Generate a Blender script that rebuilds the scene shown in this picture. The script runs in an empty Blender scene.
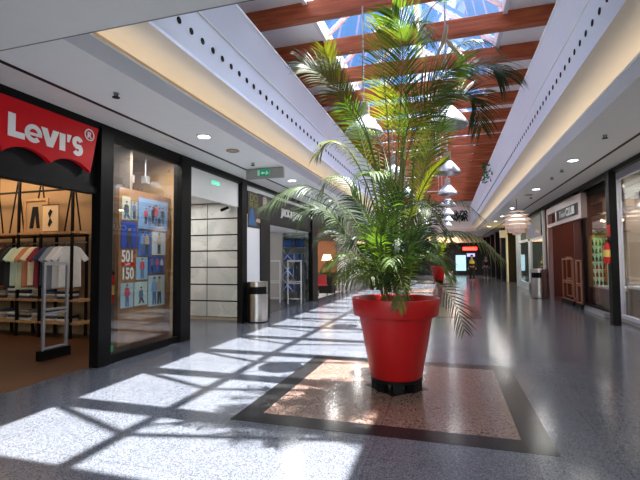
import bpy, bmesh, math, random
from mathutils import Vector, Matrix, noise
random.seed(7)
PI = math.pi
COL = bpy.context.scene.collection
# ---------------------------------------------------------------- camera model
F, H = 424.0, 1.5
def _cam(px, py): return Vector((px-320, -(py-240), -F))
_Y = _cam(448, 259).normalized()
_X = -_cam(-1087, 270); _X = (_X - _Y*_X.dot(_Y)).normalized()
_Z = _X.cross(_Y)
RM = Matrix((_X, _Y, _Z))
EYE = Vector((0, 0, H))
def at(px, py, Y):            # point at corridor distance Y
    r = RM @ _cam(px, py); return EYE + r*(Y/r.y)
def atx(px, py, X):
    r = RM @ _cam(px, py); return EYE + r*(X/r.x)
CX = -0.61                    # corridor centre line
WL, WR = CX-4.2, CX+4.2       # shopfront planes

# ---------------------------------------------------------------- materials
MATS = {}
def mat(name, col, rough=.6, metal=0, var=0.0, vscale=6, bump=0, emit=0, spec=.5, trans=0, coat=0):
    if name in MATS: return MATS[name]
    m = bpy.data.materials.new(name); m.use_nodes = True
    nt = m.node_tree; b = nt.nodes['Principled BSDF']
    b.inputs['Roughness'].default_value = rough; b.inputs['Metallic'].default_value = metal
    b.inputs['Specular IOR Level'].default_value = spec
    b.inputs['Coat Weight'].default_value = coat
    b.inputs['Transmission Weight'].default_value = trans
    tc = nt.nodes.new('ShaderNodeTexCoord'); n = nt.nodes.new('ShaderNodeTexNoise')
    n.inputs['Scale'].default_value = vscale; n.inputs['Detail'].default_value = 4
    nt.links.new(tc.outputs['Object'], n.inputs['Vector'])
    mx = nt.nodes.new('ShaderNodeMix'); mx.data_type = 'RGBA'
    v = max(var, .03)
    mx.inputs['A'].default_value = (*[c*(1-v) for c in col], 1); mx.inputs['B'].default_value = (*[min(1, c*(1+v)) for c in col], 1)
    nt.links.new(n.outputs['Fac'], mx.inputs['Factor']); nt.links.new(mx.outputs['Result'], b.inputs['Base Color'])
    if bump:
        bp = nt.nodes.new('ShaderNodeBump'); bp.inputs['Strength'].default_value = bump; bp.inputs['Distance'].default_value = .02
        nt.links.new(n.outputs['Fac'], bp.inputs['Height']); nt.links.new(bp.outputs['Normal'], b.inputs['Normal'])
    if emit:
        b.inputs['Emission Color'].default_value = (*col, 1); b.inputs['Emission Strength'].default_value = emit
    MATS[name] = m; return m
def glassmat(name, tint=(1, 1, 1), refl=.08, rough=.0):
    m = bpy.data.materials.new(name); m.use_nodes = True; nt = m.node_tree; nt.nodes.clear()
    o = nt.nodes.new('ShaderNodeOutputMaterial'); t = nt.nodes.new('ShaderNodeBsdfTransparent'); g = nt.nodes.new('ShaderNodeBsdfGlossy')
    t.inputs[0].default_value = (*tint, 1); g.inputs['Roughness'].default_value = rough
    lw = nt.nodes.new('ShaderNodeLayerWeight'); lw.inputs[0].default_value = .5
    f = nt.nodes.new('ShaderNodeMath'); f.operation = 'POWER'; f.inputs[1].default_value = 4.0; nt.links.new(lw.outputs['Facing'], f.inputs[0])
    a = nt.nodes.new('ShaderNodeMath'); a.operation = 'MULTIPLY_ADD'; a.inputs[1].default_value = .9; a.inputs[2].default_value = refl; a.use_clamp = True
    mx = nt.nodes.new('ShaderNodeMixShader')
    nt.links.new(f.outputs[0], a.inputs[0]); nt.links.new(a.outputs[0], mx.inputs[0]); nt.links.new(t.outputs[0], mx.inputs[1]); nt.links.new(g.outputs[0], mx.inputs[2])
    nt.links.new(mx.outputs[0], o.inputs[0]); MATS[name] = m; return m
def granite(name, c1, c2, c3, rough=.16, tile=.6, joint=.55, scale=70, rot=0, spec=.6):
    m = bpy.data.materials.new(name); m.use_nodes = True; nt = m.node_tree; N = nt.nodes; L = nt.links
    b = N['Principled BSDF']; g = N.new('ShaderNodeNewGeometry')
    def vor(s):
        v = N.new('ShaderNodeTexVoronoi'); v.inputs['Scale'].default_value = s; L.new(g.outputs['Position'], v.inputs['Vector'])
        return v
    v = vor(scale); sep = N.new('ShaderNodeSeparateColor'); L.new(v.outputs['Color'], sep.inputs[0])
    r = N.new('ShaderNodeValToRGB'); r.color_ramp.interpolation = 'LINEAR'
    e = r.color_ramp.elements; e[0].position = .12; e[0].color = (*c1, 1); e[1].position = .42; e[1].color = (*c2, 1)
    k = e.new(.88); k.color = (*c3, 1); L.new(sep.outputs[0], r.inputs[0])
    n = N.new('ShaderNodeTexNoise'); n.inputs['Scale'].default_value = 1.3; n.inputs['Detail'].default_value = 3; L.new(g.outputs['Position'], n.inputs['Vector'])
    mr = N.new('ShaderNodeMapRange'); mr.inputs[3].default_value = .88; mr.inputs[4].default_value = 1.1; L.new(n.outputs['Fac'], mr.inputs[0])
    br = N.new('ShaderNodeTexBrick'); br.offset = 0; br.inputs['Scale'].default_value = 1
    br.inputs['Brick Width'].default_value = tile; br.inputs['Row Height'].default_value = tile; br.inputs['Mortar Size'].default_value = .003
    br.inputs['Mortar Smooth'].default_value = .3
    br.inputs['Color1'].default_value = (.96, .96, .96, 1); br.inputs['Color2'].default_value = (1.04, 1.04, 1.04, 1); br.inputs['Mortar'].default_value = (joint,)*3+(1,)
    mp = N.new('ShaderNodeMapping'); mp.inputs['Rotation'].default_value = (0, 0, rot); mp.inputs['Location'].default_value = (.61, -5.1+.045, 0) if rot == 0 else (0, 0, 0)
    L.new(g.outputs['Position'], mp.inputs[0]); L.new(mp.outputs[0], br.inputs['Vector'])
    a = N.new('ShaderNodeMix'); a.data_type = 'RGBA'; a.blend_type = 'MULTIPLY'; a.inputs['Factor'].default_value = 1
    L.new(r.outputs[0], a.inputs['A']); L.new(br.outputs['Color'], a.inputs['B'])
    c = N.new('ShaderNodeVectorMath'); c.operation = 'SCALE'; L.new(a.outputs['Result'], c.inputs[0]); L.new(mr.outputs[0], c.inputs['Scale'])
    L.new(c.outputs[0], b.inputs['Base Color'])
    rr = N.new('ShaderNodeMapRange'); rr.inputs[3].default_value = rough*.75; rr.inputs[4].default_value = rough*1.4; L.new(n.outputs['Fac'], rr.inputs[0]); L.new(rr.outputs[0], b.inputs['Roughness'])
    b.inputs['Specular IOR Level'].default_value = spec
    MATS[name] = m; return m
def woodmat(name, c1, c2, rough=.45, scale=(1, 12, 12), spec=.4):
    m = bpy.data.materials.new(name); m.use_nodes = True; nt = m.node_tree; N = nt.nodes; L = nt.links; b = N['Principled BSDF']
    g = N.new('ShaderNodeNewGeometry'); mp = N.new('ShaderNodeMapping'); mp.inputs['Scale'].default_value = scale; L.new(g.outputs['Position'], mp.inputs[0])
    n = N.new('ShaderNodeTexNoise'); n.inputs['Scale'].default_value = 2.2; n.inputs['Detail'].default_value = 6; L.new(mp.outputs[0], n.inputs['Vector'])
    r = N.new('ShaderNodeValToRGB'); e = r.color_ramp.elements; e[0].position = .3; e[0].color = (*c1, 1); e[1].position = .72; e[1].color = (*c2, 1)
    L.new(n.outputs['Fac'], r.inputs[0]); L.new(r.outputs[0], b.inputs['Base Color']); b.inputs['Roughness'].default_value = rough; b.inputs['Specular IOR Level'].default_value = spec
    MATS[name] = m; return m
def leafmat(name, c, tr=.5):
    m = bpy.data.materials.new(name); m.use_nodes = True; nt = m.node_tree; N = nt.nodes; L = nt.links; b = N['Principled BSDF']; o = N['Material Output']
    n = N.new('ShaderNodeTexNoise'); n.inputs['Scale'].default_value = 5; g = N.new('ShaderNodeNewGeometry'); L.new(g.outputs['Position'], n.inputs['Vector'])
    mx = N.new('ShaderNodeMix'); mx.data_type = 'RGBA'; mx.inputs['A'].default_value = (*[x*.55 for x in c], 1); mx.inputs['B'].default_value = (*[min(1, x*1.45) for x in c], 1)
    L.new(n.outputs['Fac'], mx.inputs['Factor']); L.new(mx.outputs['Result'], b.inputs['Base Color']); b.inputs['Roughness'].default_value = .55; b.inputs['Specular IOR Level'].default_value = .3
    t = N.new('ShaderNodeBsdfTranslucent'); sc = N.new('ShaderNodeVectorMath'); sc.operation = 'MULTIPLY'; sc.inputs[1].default_value = (1.5, 1.6, .7)
    L.new(mx.outputs['Result'], sc.inputs[0]); L.new(sc.outputs[0], t.inputs[0])
    ms = N.new('ShaderNodeMixShader'); ms.inputs[0].default_value = tr; L.new(b.outputs[0], ms.inputs[1]); L.new(t.outputs[0], ms.inputs[2]); L.new(ms.outputs[0], o.inputs[0])
    MATS[name] = m; return m

FLOOR = granite('floor_granite', (.038, .043, .056), (.074, .081, .100), (.130, .136, .156), scale=150, spec=.32)
PINK = granite('pink_granite', (.065, .04, .032), (.14, .088, .07), (.21, .14, .115), tile=1.17, joint=.5, scale=100)
DARKG = granite('black_granite', (.006, .006, .007), (.011, .0105, .011), (.022, .021, .021), tile=1.17, joint=.7, rough=.2, spec=.15)
WHITE = mat('white_paint', (.91, .925, .915), .7)
SOFF = mat('soffit_panel', (.76, .77, .74), .45, var=.05)
LAV = mat('gallery_paint', (.80, .83, .93), .6, var=.02, vscale=1)
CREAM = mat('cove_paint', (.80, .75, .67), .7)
BLACK = mat('black_metal', (.004, .004, .0045), .5, spec=.18)
DARK = mat('dark_panel', (.011, .011, .012), .5, spec=.2)
CHAR = mat('charcoal_panel', (.008, .009, .011), .5, spec=.2)
STEEL = mat('brushed_steel', (.62, .6, .57), .32, 1, var=.08, vscale=20)
GREYM = mat('grey_metal', (.4, .4, .42), .35, .6)
ALUW = mat('white_aluminium', (.72, .73, .76), .4)
RED = mat('sign_red', (.62, .003, .010), .5, spec=.2)
LET = mat('letter_white', (.85, .85, .85), .4)
POT = mat('pot_red', (.44, .005, .006), .42, var=.1, vscale=3)
SOIL = mat('soil', (.03, .02, .013), .95, var=.5, vscale=40, bump=.6)
BEAM = woodmat('beam_timber', (.30, .062, .02), (.52, .15, .052), .5, (1, 9, 9))
LWOOD = woodmat('light_wood', (.36, .20, .09), (.52, .31, .15), .5, (8, 1, 1))
FWOOD = woodmat('wood_floor', (.04, .015, .006), (.08, .03, .012), .35, (9, 1.2, 1))
BOARD = woodmat('poster_board_wood', (.26, .13, .06), (.38, .21, .10), .5, (8, 2, 2))
TAN = mat('tan_wall', (.40, .26, .14), .8, var=.08, vscale=2)
GLASS = glassmat('shop_glass', (.93, .95, .94), .09)
SKYG = glassmat('skylight_glass', (.95, .97, .98), .03)
LENS = mat('lamp_lens', (.95, .97, .92), .3, emit=3.0)
REFLGLOW = mat('reflection_glow', (1, .72, .4), .3, emit=6)  # glow for the stand-in of the globe lamp's reflection

# ---------------------------------------------------------------- mesh helpers
class MB:
    def __init__(s): s.bm = bmesh.new()
    def box(s, x0, x1, y0, y1, z0, z1, M=None):
        vs = [s.bm.verts.new(Vector((x, y, z)) if M is None else M @ Vector((x, y, z))) for x in (x0, x1) for y in (y0, y1) for z in (z0, z1)]
        for f in ((0, 1, 3, 2), (4, 6, 7, 5), (0, 4, 5, 1), (2, 3, 7, 6), (0, 2, 6, 4), (1, 5, 7, 3)): s.bm.faces.new([vs[i] for i in f])
        return s
    def quad(s, *p):
        s.bm.faces.new([s.bm.verts.new(Vector(q)) for q in p]); return s
    def prism(s, pts, vec):     # planar polygon extruded by vec
        a = [s.bm.verts.new(Vector(p)) for p in pts]; b = [s.bm.verts.new(Vector(p)+Vector(vec)) for p in pts]
        s.bm.faces.new(a); s.bm.faces.new(b[::-1]); n = len(a)
        for i in range(n): s.bm.faces.new([a[i], b[i], b[(i+1) % n], a[(i+1) % n]])
        return s
    def tube(s, pts, r, n=8, cap=True):
        pts = [Vector(p) for p in pts]; rs = r if isinstance(r, (list, tuple)) else [r]*len(pts); rings = []
        ref = None
        for i, p in enumerate(pts):
            t = (pts[min(i+1, len(pts)-1)]-pts[max(i-1, 0)]).normalized()
            if ref is None: ref = Vector((0, 0, 1)) if abs(t.z) < .9 else Vector((1, 0, 0))
            u = ref.cross(t)
            if u.length < 1e-4: u = Vector((0, 1, 0)).cross(t)
            u.normalize(); v = t.cross(u); ref = v.cross(u)*-1 if False else ref
            rings.append([s.bm.verts.new(p+(u*math.cos(2*PI*k/n)+v*math.sin(2*PI*k/n))*rs[i]) for k in range(n)])
        for a, b in zip(rings, rings[1:]):
            for k in range(n): s.bm.faces.new([a[k], a[(k+1) % n], b[(k+1) % n], b[k]])
        if cap: s.bm.faces.new(rings[0][::-1]); s.bm.faces.new(rings[-1])
        return s
    def lathe(s, prof, c=(0, 0, 0), n=32, M=None):
        c = Vector(c); rings = []
        for r, z in prof:
            ring = []
            for k in range(n if r > 1e-5 else 1):
                p = Vector((r*math.cos(2*PI*k/n), r*math.sin(2*PI*k/n), z))
                ring.append(s.bm.verts.new((M @ p if M else p)+c))
            rings.append(ring)
        for a, b in zip(rings, rings[1:]):
            for k in range(n):
                k2 = (k+1) % n
                f = [a[k % len(a)], a[k2 % len(a)], b[k2 % len(b)], b[k % len(b)]]
                f = [v for i, v in enumerate(f) if v not in f[:i]]
                if len(f) > 2: s.bm.faces.new(f)
        return s
    def ball(s, c, r, sc=(1, 1, 1), n=12):
        M = Matrix.Diagonal((*sc, 1)); M.translation = Vector(c)
        bmesh.ops.create_uvsphere(s.bm, u_segments=n, v_segments=max(6, n//2+2), radius=r, matrix=M); return s
    def build(s, name, m, parent=None, smooth=False, bevel=0, org=None):
        bmesh.ops.recalc_face_normals(s.bm, faces=s.bm.faces)
        me = bpy.data.meshes.new(name)
        if org is not None: bmesh.ops.translate(s.bm, verts=s.bm.verts, vec=-Vector(org))
        s.bm.to_mesh(me); s.bm.free(); me.materials.append(m)
        if smooth:
            for p in me.polygons: p.use_smooth = True
        o = bpy.data.objects.new(name, me); COL.objects.link(o)
        if parent: o.parent = parent
        if org is not None: o.location = Vector(org)-(parent.location if parent else Vector())
        elif parent: o.matrix_parent_inverse = Matrix.Translation(-parent.location) if parent.type == 'EMPTY' else Matrix()
        if bevel:
            b = o.modifiers.new('bevel', 'BEVEL'); b.width = bevel; b.segments = 2; b.limit_method = 'ANGLE'
        if smooth and not bevel:
            e = o.modifiers.new('split', 'EDGE_SPLIT'); e.split_angle = .7
        return o
def tag(o, label=None, cat=None, group=None, kind=None):
    for k, v in (('label', label), ('category', cat), ('group', group), ('kind', kind)):
        if v: o[k] = v
    return o
def thing(name, loc, label, cat, group=None):
    o = bpy.data.objects.new(name, None); o.empty_display_size = .1; COL.objects.link(o); o.location = loc
    return tag(o, label, cat, group)
def part(mb, name, m, root, **k):    # mb in the thing's own coordinates
    o = mb.build(name, m, None, **k); o.parent = root; return o
def struct(mb, name, m, parent=None, **k):
    o = mb.build(name, m, None, **k)
    if parent: o.parent = parent
    o['kind'] = 'structure'; return o
def copy_tree(o, parent=None):
    c = o.copy(); COL.objects.link(c); c.parent = parent
    for ch in list(o.children): copy_tree(ch, c)
    return c
def text_obj(s, name, m, size, M, parent=None, bold=.01, ext=.01, align='LEFT', xs=1.0, shear=0):
    bold = min(bold, .018)
    cu = bpy.data.curves.new(name, 'FONT'); cu.body = s; cu.size = size; cu.offset = bold*size; cu.extrude = ext; cu.align_x = align; cu.shear = shear
    t = bpy.data.objects.new(name+'_curve', cu); COL.objects.link(t); bpy.context.view_layer.update()
    me = bpy.data.meshes.new_from_object(t.evaluated_get(bpy.context.evaluated_depsgraph_get()))
    bpy.data.objects.remove(t); bpy.data.curves.remove(cu)
    me.transform(Matrix.Diagonal((xs, 1, 1, 1))); me.transform(M); me.materials.clear(); me.materials.append(m)
    o = bpy.data.objects.new(name, me); COL.objects.link(o)
    if parent: o.parent = parent
    return o
def frameM(o, u, v):   # local x -> u, y -> v, z -> u x v at origin o
    u = Vector(u).normalized(); v = Vector(v).normalized(); w = u.cross(v)
    M = Matrix((u, v, w)).transposed().to_4x4(); M.translation = Vector(o); return M
ORD = ['first', 'second', 'third', 'fourth', 'fifth', 'sixth', 'seventh', 'eighth', 'ninth', 'tenth', 'eleventh', 'twelfth', 'thirteenth', 'fourteenth', 'fifteenth', 'sixteenth', 'seventeenth', 'eighteenth', 'nineteenth', 'twentieth', 'twenty-first', 'twenty-second', 'twenty-third', 'twenty-fourth']

# ---------------------------------------------------------------- shell
YE = 33.0; YF = 2.89; YB = -7.0; YEND = 44.0; XO = 13.0
struct(MB().box(-XO, XO, YB, YEND, -.12, 0), 'floor', FLOOR)
def square(yc, n):
    a, w = 1.395, .235
    mb = MB()
    for x0, x1, y0, y1 in ((-a, a, -a, -a+w), (-a, a, a-w, a), (-a, -a+w, -a+w, a-w), (a-w, a, -a+w, a-w)):
        mb.box(CX+x0, CX+x1, yc+y0, yc+y1, .0005, .003)
    struct(mb, 'trim_%d' % n, DARKG)
    b = a-w
    struct(MB().box(CX-b, CX+b, yc-b, yc+b, .0005, .002), 'trim_%d' % (n+1), PINK)
for i, yc in enumerate((5.055, 12.8, 20.55, 28.3)): square(yc, 1+2*i)
d = .37
struct(MB().prism([(CX-d, 5.1, .002), (CX, 5.1-d, .002), (CX+d, 5.1, .002), (CX, 5.1+d, .002)], (0, 0, .003)), 'trim_9', DARKG)
def strip(prof, y0, y1, name, m, s, smooth=False):   # open profile (w,z) swept along the corridor
    mb = MB()
    for (a, b), (c, d2) in zip(prof, prof[1:]):
        mb.quad((CX+s*a, y0, b), (CX+s*c, y0, d2), (CX+s*c, y1, d2), (CX+s*a, y1, b))
    bmesh.ops.remove_doubles(mb.bm, verts=mb.bm.verts, dist=1e-5)
    return struct(mb, name, m, smooth=smooth)
vents = []
for s, side in ((-1, 'left'), (1, 'right')):
    y0, y1 = YF, YE
    # soffit slab with lip
    mb = MB()
    mb.prism([(CX+s*3.6, y0, 3.5), (CX+s*2.67, y0, 3.5), (CX+s*2.62, y0, 3.68), (CX+s*2.70, y0, 3.68), (CX+s*2.73, y0, 3.58), (CX+s*3.6, y0, 3.58)], (0, y1-y0, 0))
    struct(mb, 'ceiling', WHITE)
    lipq = MB().quad((CX+s*2.6695, y0, 3.502), (CX+s*2.6195, y0, 3.665), (CX+s*2.6195, y1, 3.665), (CX+s*2.6695, y1, 3.502))
    struct(lipq, 'trim_19', mat('lip_grey', (.62, .64, .70), .6))
    struct(MB().box(*sorted((CX+s*2.61, CX+s*2.635)), y0, y1, 3.665, 3.69), 'trim_20', WHITE)
    struct(MB().box(*sorted((CX+s*3.64, CX+s*4.3)), YB, YEND, 3.5, 3.58), 'ceiling', SOFF)
    struct(MB().box(*sorted((CX+s*3.585, CX+s*3.645)), YB, YEND, 3.496, 3.6), 'trim_10', BLACK)
    # cove: trough, back wall, underside
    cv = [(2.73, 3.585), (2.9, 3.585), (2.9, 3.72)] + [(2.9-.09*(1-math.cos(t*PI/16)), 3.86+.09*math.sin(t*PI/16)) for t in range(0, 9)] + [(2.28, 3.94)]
    strip(cv[:7], y0, y1, 'trim_11', mat('cove_shade_tan', (.40, .29, .18), .7), s)  # shade low in the cove is put into this tan colour
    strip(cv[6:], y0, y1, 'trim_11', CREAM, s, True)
    g = strip([(2.28, 3.94), (2.30, 4.0), (2.285, 4.57), (2.14, 5.03), (2.16, 5.06), (2.3, 5.06), (4.6, 5.06)], y0, y1, 'wall_'+side, LAV, s)
    struct(MB().box(*sorted((CX+s*2.268, CX+s*2.29)), y0, y1, 4.56, 4.578), 'trim_12', WHITE, parent=g)
    struct(MB().box(*sorted((CX+s*2.125, CX+s*2.2)), y0, y1, 5.03, 5.065), 'trim_13', WHITE, parent=g)
    # round vents
    M = Matrix.Rotation(s*PI/2, 4, 'Y')
    rim = MB().lathe([(.040, 0), (.040, .006), (.032, .008), (.030, .003), (.0, .003)], n=16, M=Matrix.Rotation(-s*PI/2, 3, 'Y'))
    VM = mat('vent_brass', (.03, .026, .014), .8, spec=.1)
    ro = rim.build('round_vent', VM); ro.parent = g
    for k in range(96):
        o = ro if k == 0 else ro.copy()
        if k: COL.objects.link(o)
        o.parent = g; o.location = (CX+s*2.292, 3.10+.245*k+(0 if s < 0 else .03), 4.26)
# near flat ceiling with its vertical edge, side store ceilings
struct(MB().box(CX-3.6, CX+3.6, YB, YF, 3.5, 3.58), 'ceiling', WHITE)
struct(MB().box(CX-3.6, CX+3.6, YF-.12, YF, 3.58, 6.3), 'wall_front', WHITE)
struct(MB().box(CX-3.6, CX+3.6, YF-.008, YF+.002, 3.496, 3.50), 'trim_21', mat('joint_grey', (.3, .3, .3), .7))
struct(MB().box(CX-3.6, CX+3.6, YE, YEND, 3.5, 3.58), 'ceiling', WHITE)
ew = struct(MB().box(CX-4.6, CX+4.6, YE, YE+.12, 3.5, 6.3), 'wall_back', WHITE)
struct(MB().box(CX-2.7, CX+2.7, YE-.3, YE+.1, 3.5, 3.72), 'trim_14', CREAM)
SHC = mat('shop_ceiling', (.42, .42, .42), .7)
struct(MB().box(-XO, WL-.1, YB, YEND, 3.52, 3.6), 'ceiling', SHC)
struct(MB().box(WR+.1, XO, YB, YEND, 3.52, 3.6), 'ceiling', SHC)
WD = mat('shop_wall', (.25, .23, .21), .8)
struct(MB().box(-XO-.1, -XO, YB, YEND, 0, 3.6), 'wall_left', WD)
struct(MB().box(XO, XO+.1, YB, YEND, 0, 3.6), 'wall_right', WD)
struct(MB().box(-XO, XO, YB-.1, YB, 0, 3.6), 'wall_front', WHITE)
struct(MB().box(-XO, XO, YEND, YEND+.1, 0, 3.6), 'wall_back', DARK)
# upper void walls
for s in (-1, 1):
    struct(MB().box(*sorted((CX+s*4.6, CX+s*4.7)), YF-.12, YE+.12, 5.0, 6.3), 'wall_left' if s < 0 else 'wall_right', WHITE)
# roof panels, curbs, skylight lantern
for s in (-1, 1):
    struct(MB().box(*sorted((CX+s*1.7, CX+s*4.7)), YF-.12, YE+.12, 6.02, 6.2), 'ceiling', WHITE)
struct(MB().box(CX-1.7, CX+1.7, YF-.12, 4.45, 6.02, 6.2), 'ceiling', WHITE)
struct(MB().box(CX-1.7, CX+1.7, YE-.3, YE+.12, 6.02, 6.2), 'ceiling', WHITE)
RZ = 7.64
BY = [6.94-1.35*2+1.35*k for k in range(22)]
BY = [y for y in BY if y < YE-.2]
sky = struct(MB().box(CX-1.74, CX-1.66, 4.4, YE-.3, 5.96, 6.26).box(CX+1.66, CX+1.74, 4.4, YE-.3, 5.96, 6.26).box(CX-1.7, CX+1.7, 4.4, 4.48, 5.96, 6.26).box(CX-1.7, CX+1.7, YE-.34, YE-.28, 5.96, 6.26), 'window_1', ALUW)
struct(MB().box(CX-.055, CX+.055, 4.4, YE-.3, RZ-.14, RZ), 'window_ridge_bar', ALUW, parent=sky)
for s in (-1, 1):
    struct(MB().quad((CX+s*1.7, 4.4, 6.22), (CX, 4.4, RZ-.02), (CX, YE-.3, RZ-.02), (CX+s*1.7, YE-.3, 6.22)), 'window_pane', SKYG, parent=sky)
    for y in BY:
        mb = MB().prism([(CX+s*1.7, y-.03, 6.1), (CX, y-.03, RZ-.14), (CX, y-.03, RZ-.03), (CX+s*1.7, y-.03, 6.21)], (0, .06, 0))
        struct(mb, 'window_rafter', ALUW, parent=sky)
for y in (4.4, YE-.3):
    struct(MB().quad((CX-1.7, y, 6.2), (CX+1.7, y, 6.2), (CX, y, RZ-.02)), 'window_pane', SKYG, parent=sky)
# timber beams
b0 = None
for k, y in enumerate(BY):
    if b0 is None:
        b0 = MB().box(-4.4, 4.4, -.09, .09, -.03, .27).build('roof_beam', BEAM, bevel=.008); o = b0
    else: o = b0.copy(); COL.objects.link(o)
    o.location = (CX, y, 5.75)
    tag(o, 'reddish timber beam across the atrium roof, %s counted from the camera end' % ORD[k], 'beam', 'timber beams under the skylight')

# ---------------------------------------------------------------- pendant lamps
LAMPM = mat('lamp_shade_grey', (.50, .51, .53), .28, .6)
def make_lamp():
    t = thing('pendant_lamp', (0, 0, 0), 'x', 'pendant lamp')
    sh = part(MB().lathe([(.09, .30), (.11, .29), (.20, .19), (.28, .085), (.31, .03), (.315, 0), (.305, 0), (.27, .08), (.19, .18), (.10, .275), (0, .28)], n=32), 'lamp_shade', LAMPM, t, smooth=True)
    part(MB().box(-.085, .085, -.085, .085, .29, .52), 'gear_box', GREYM, t, bevel=.012)
    part(MB().tube([(0, 0, .52), (0, 0, 2.16)], .014), 'rod', GREYM, t)
    part(MB().lathe([(0, .02), (.05, .04), (.075, .1), (.06, .17), (.03, .24), (.03, .29)], n=16), 'bulb', mat('frosted_bulb', (.9, .9, .88), .3), t, smooth=True)
    return t
lamp = make_lamp()
LY = [6.8, 10.6, 14.1, 17.3, 20.7, 24.3, 27.8]
for s, x, nm in ((1, 0.03, 'right'), (-1, -1.28, 'left')):
    for k, y in enumerate(LY):
        o = lamp if (s == 1 and k == 0) else copy_tree(lamp)
        o.location = (x, y, 3.56)
        tag(o, 'silver bell-shaped pendant lamp, %s from the camera in the %s-hand row' % (ORD[k], nm), 'pendant lamp', 'pendant lamps hanging below the skylight')
# cable conduit across between the lamp rows
for k, y in enumerate(LY[1:4]):
    t = thing('lamp_conduit', (0, y, 4.12), 'thin pale conduit frame joining the %s pair of pendant lamps' % ORD[k+1], 'conduit', 'conduits between the pendant lamps')
    part(MB().tube([(-1.28, 0, .06), (.03, 0, .06)], .012), 'cross_bar', ALUW, t)
    part(MB().tube([(-.30, 0, .06), (-.30, 0, 1.6)], .01), 'drop_rod', ALUW, t)
    part(MB().tube([(-.17, 0, .06), (-.17, 0, 1.6)], .01), 'drop_rod', ALUW, t)

# ---------------------------------------------------------------- downlights and ceiling fittings
def downlight(x, y, on, label):
    t = thing('downlight', (x, y, 3.5), label, 'downlight', 'round downlights in the side ceilings')
    part(MB().lathe([(.12, 0), (.12, -.012), (.095, -.016), (.09, 0)], n=24), 'trim_ring', ALUW if on else mat('brass_ring', (.35, .25, .12), .4), t, smooth=True)
    if on:
        l = bpy.data.lights.new('downlight_lamp', 'AREA'); l.shape = 'DISK'; l.size = .17; l.energy = 6; l.specular_factor = .15; l.color = (1, .98, .93)
        lo = bpy.data.objects.new('downlight_lamp', l); COL.objects.link(lo); lo.parent = t; lo.location = (0, 0, -.012)
    part(MB().lathe([(.092, -.002), (.092, -.006), (0, -.006)], n=24), 'lens', LENS if on else mat('lamp_off', (.42, .34, .24), .4), t)
for k, (y, on) in enumerate(((5.9, 1), (6.85, 0), (9.9, 1), (13.7, 1), (17.6, 1))):
    downlight(-3.71, y, on, 'round ceiling downlight on the left side, %s from the camera, %s' % (ORD[k], 'lit white' if on else 'unlit with tan lens'))
for k, y in enumerate((2.0, 5.9, 9.7, 13.45, 14.6, 18.2, 21.5, 24.3, 28)):
    downlight(2.48, y, y != 14.6, 'round ceiling downlight on the right side, %s from the camera%s' % (ORD[k], '' if y != 14.6 else ', unlit'))
for k, (x, y) in enumerate(((-3.74, 4.05), (-3.8, 7.87), (2.49, 7.88), (2.5, 10.67), (2.49, 11.58), (2.63, 15.15))):
    w = (['over the red sign store', 'near the green exit sign'] if x < 0 else ['nearest the camera on the right side', 'second on the right side', 'third on the right side', 'fourth on the right side'])[k if x < 0 else k-2]
    t = thing('sprinkler', (x, y, 3.5), 'small dark ceiling sprinkler head '+w, 'sprinkler', 'sprinkler heads in the side ceilings')
    part(MB().lathe([(.035, 0), (.035, -.01), (.012, -.015), (.012, -.04), (0, -.04)], n=12), 'flange', GREYM, t)
    part(MB().lathe([(0, -.05), (.045, -.05), (.045, -.056), (0, -.056)], n=12).tube([(.02, 0, -.01), (.022, 0, -.05)], .005, 6).tube([(-.02, 0, -.01), (-.022, 0, -.05)], .005, 6), 'deflector', BLACK, t)

# ---------------------------------------------------------------- headers
struct(MB().box(WL-.05, WL+.05, YB, 9.5, 3.37, 3.52), 'trim_15', BLACK)
struct(MB().box(WL-.05, WL+.05, 9.5, YEND, 3.40, 3.52), 'trim_15', BLACK)
struct(MB().box(WR-.05, WR+.05, YB, YEND, 3.40, 3.52), 'trim_16', BLACK)
def post(x, y0, y1, label, w=.14, m=BLACK, z1=3.45, name='shopfront_post'):
    return tag(MB().box(x-w/2, x+w/2, y0, y1, 0, z1).build(name, m, bevel=.006), label, 'post')
post(WL, 4.86, 5.10, 'black shopfront post between the clothes store opening and the poster window', .16)
post(WL, 6.77, 7.08, 'black shopfront post between the poster window and the marble recess', .18)
post(WL, 9.24, 9.50, 'black post between the marble recess and the white advertising panel', .14)
post(WL, 14.75, 15.4, 'black shopfront post on the far side of the second clothes store', .16)
post(WL, 3.0, 3.25, 'black shopfront post at the near side of the clothes store opening', .16)
# ---------------------------------------------------------------- LEVI'S store
fas = tag(MB().box(WL-.12, WL-.02, 3.25, 4.86, 2.55, 3.37).box(WL-.14, WL+.02, 3.25, 4.86, 2.47, 2.56).build('store_fascia', CHAR), 'black fascia board above the clothes store opening, behind the red sign', 'fascia')
def batwing(y0, y1, zt, zb, n=14):
    # bottom edge: two arches with a pointed middle
    pts = [(y0-.12, zt), (y1+.13, zt), (y1, zb)]
    ym = (y0+y1)/2
    for a, b in ((y1, ym), (ym, y0)):
        for i in range(1, n+1):
            t = i/n; pts.append((a+(b-a)*t, zb+.115*(math.sin(PI*t)**.8) if i < n else zb))
    return pts
YW0, YW1 = 3.44, 4.66
st = thing('store_sign', (WL+.02, 4.05, 2.73), "red batwing-shaped LEVI'S store sign with white letters above the store opening", 'sign')
bw = batwing(YW0, YW1, 3.38, 2.735)
part(MB().prism([(0, y-4.05, z-2.73) for y, z in bw], (.07, 0, 0)), 'sign_panel', RED, st)
U, V = (0, 1, 0), (0, 0, 1)      # reading direction on the left wall as seen from the corridor is +Y
def ltxt(s, y, z, size, x=WL+.093, m=LET, par=st, **k):
    return text_obj(s, 'lettering', m, size, frameM((x-par.location.x, y-par.location.y, z-par.location.z), U, V), par, **k)
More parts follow.
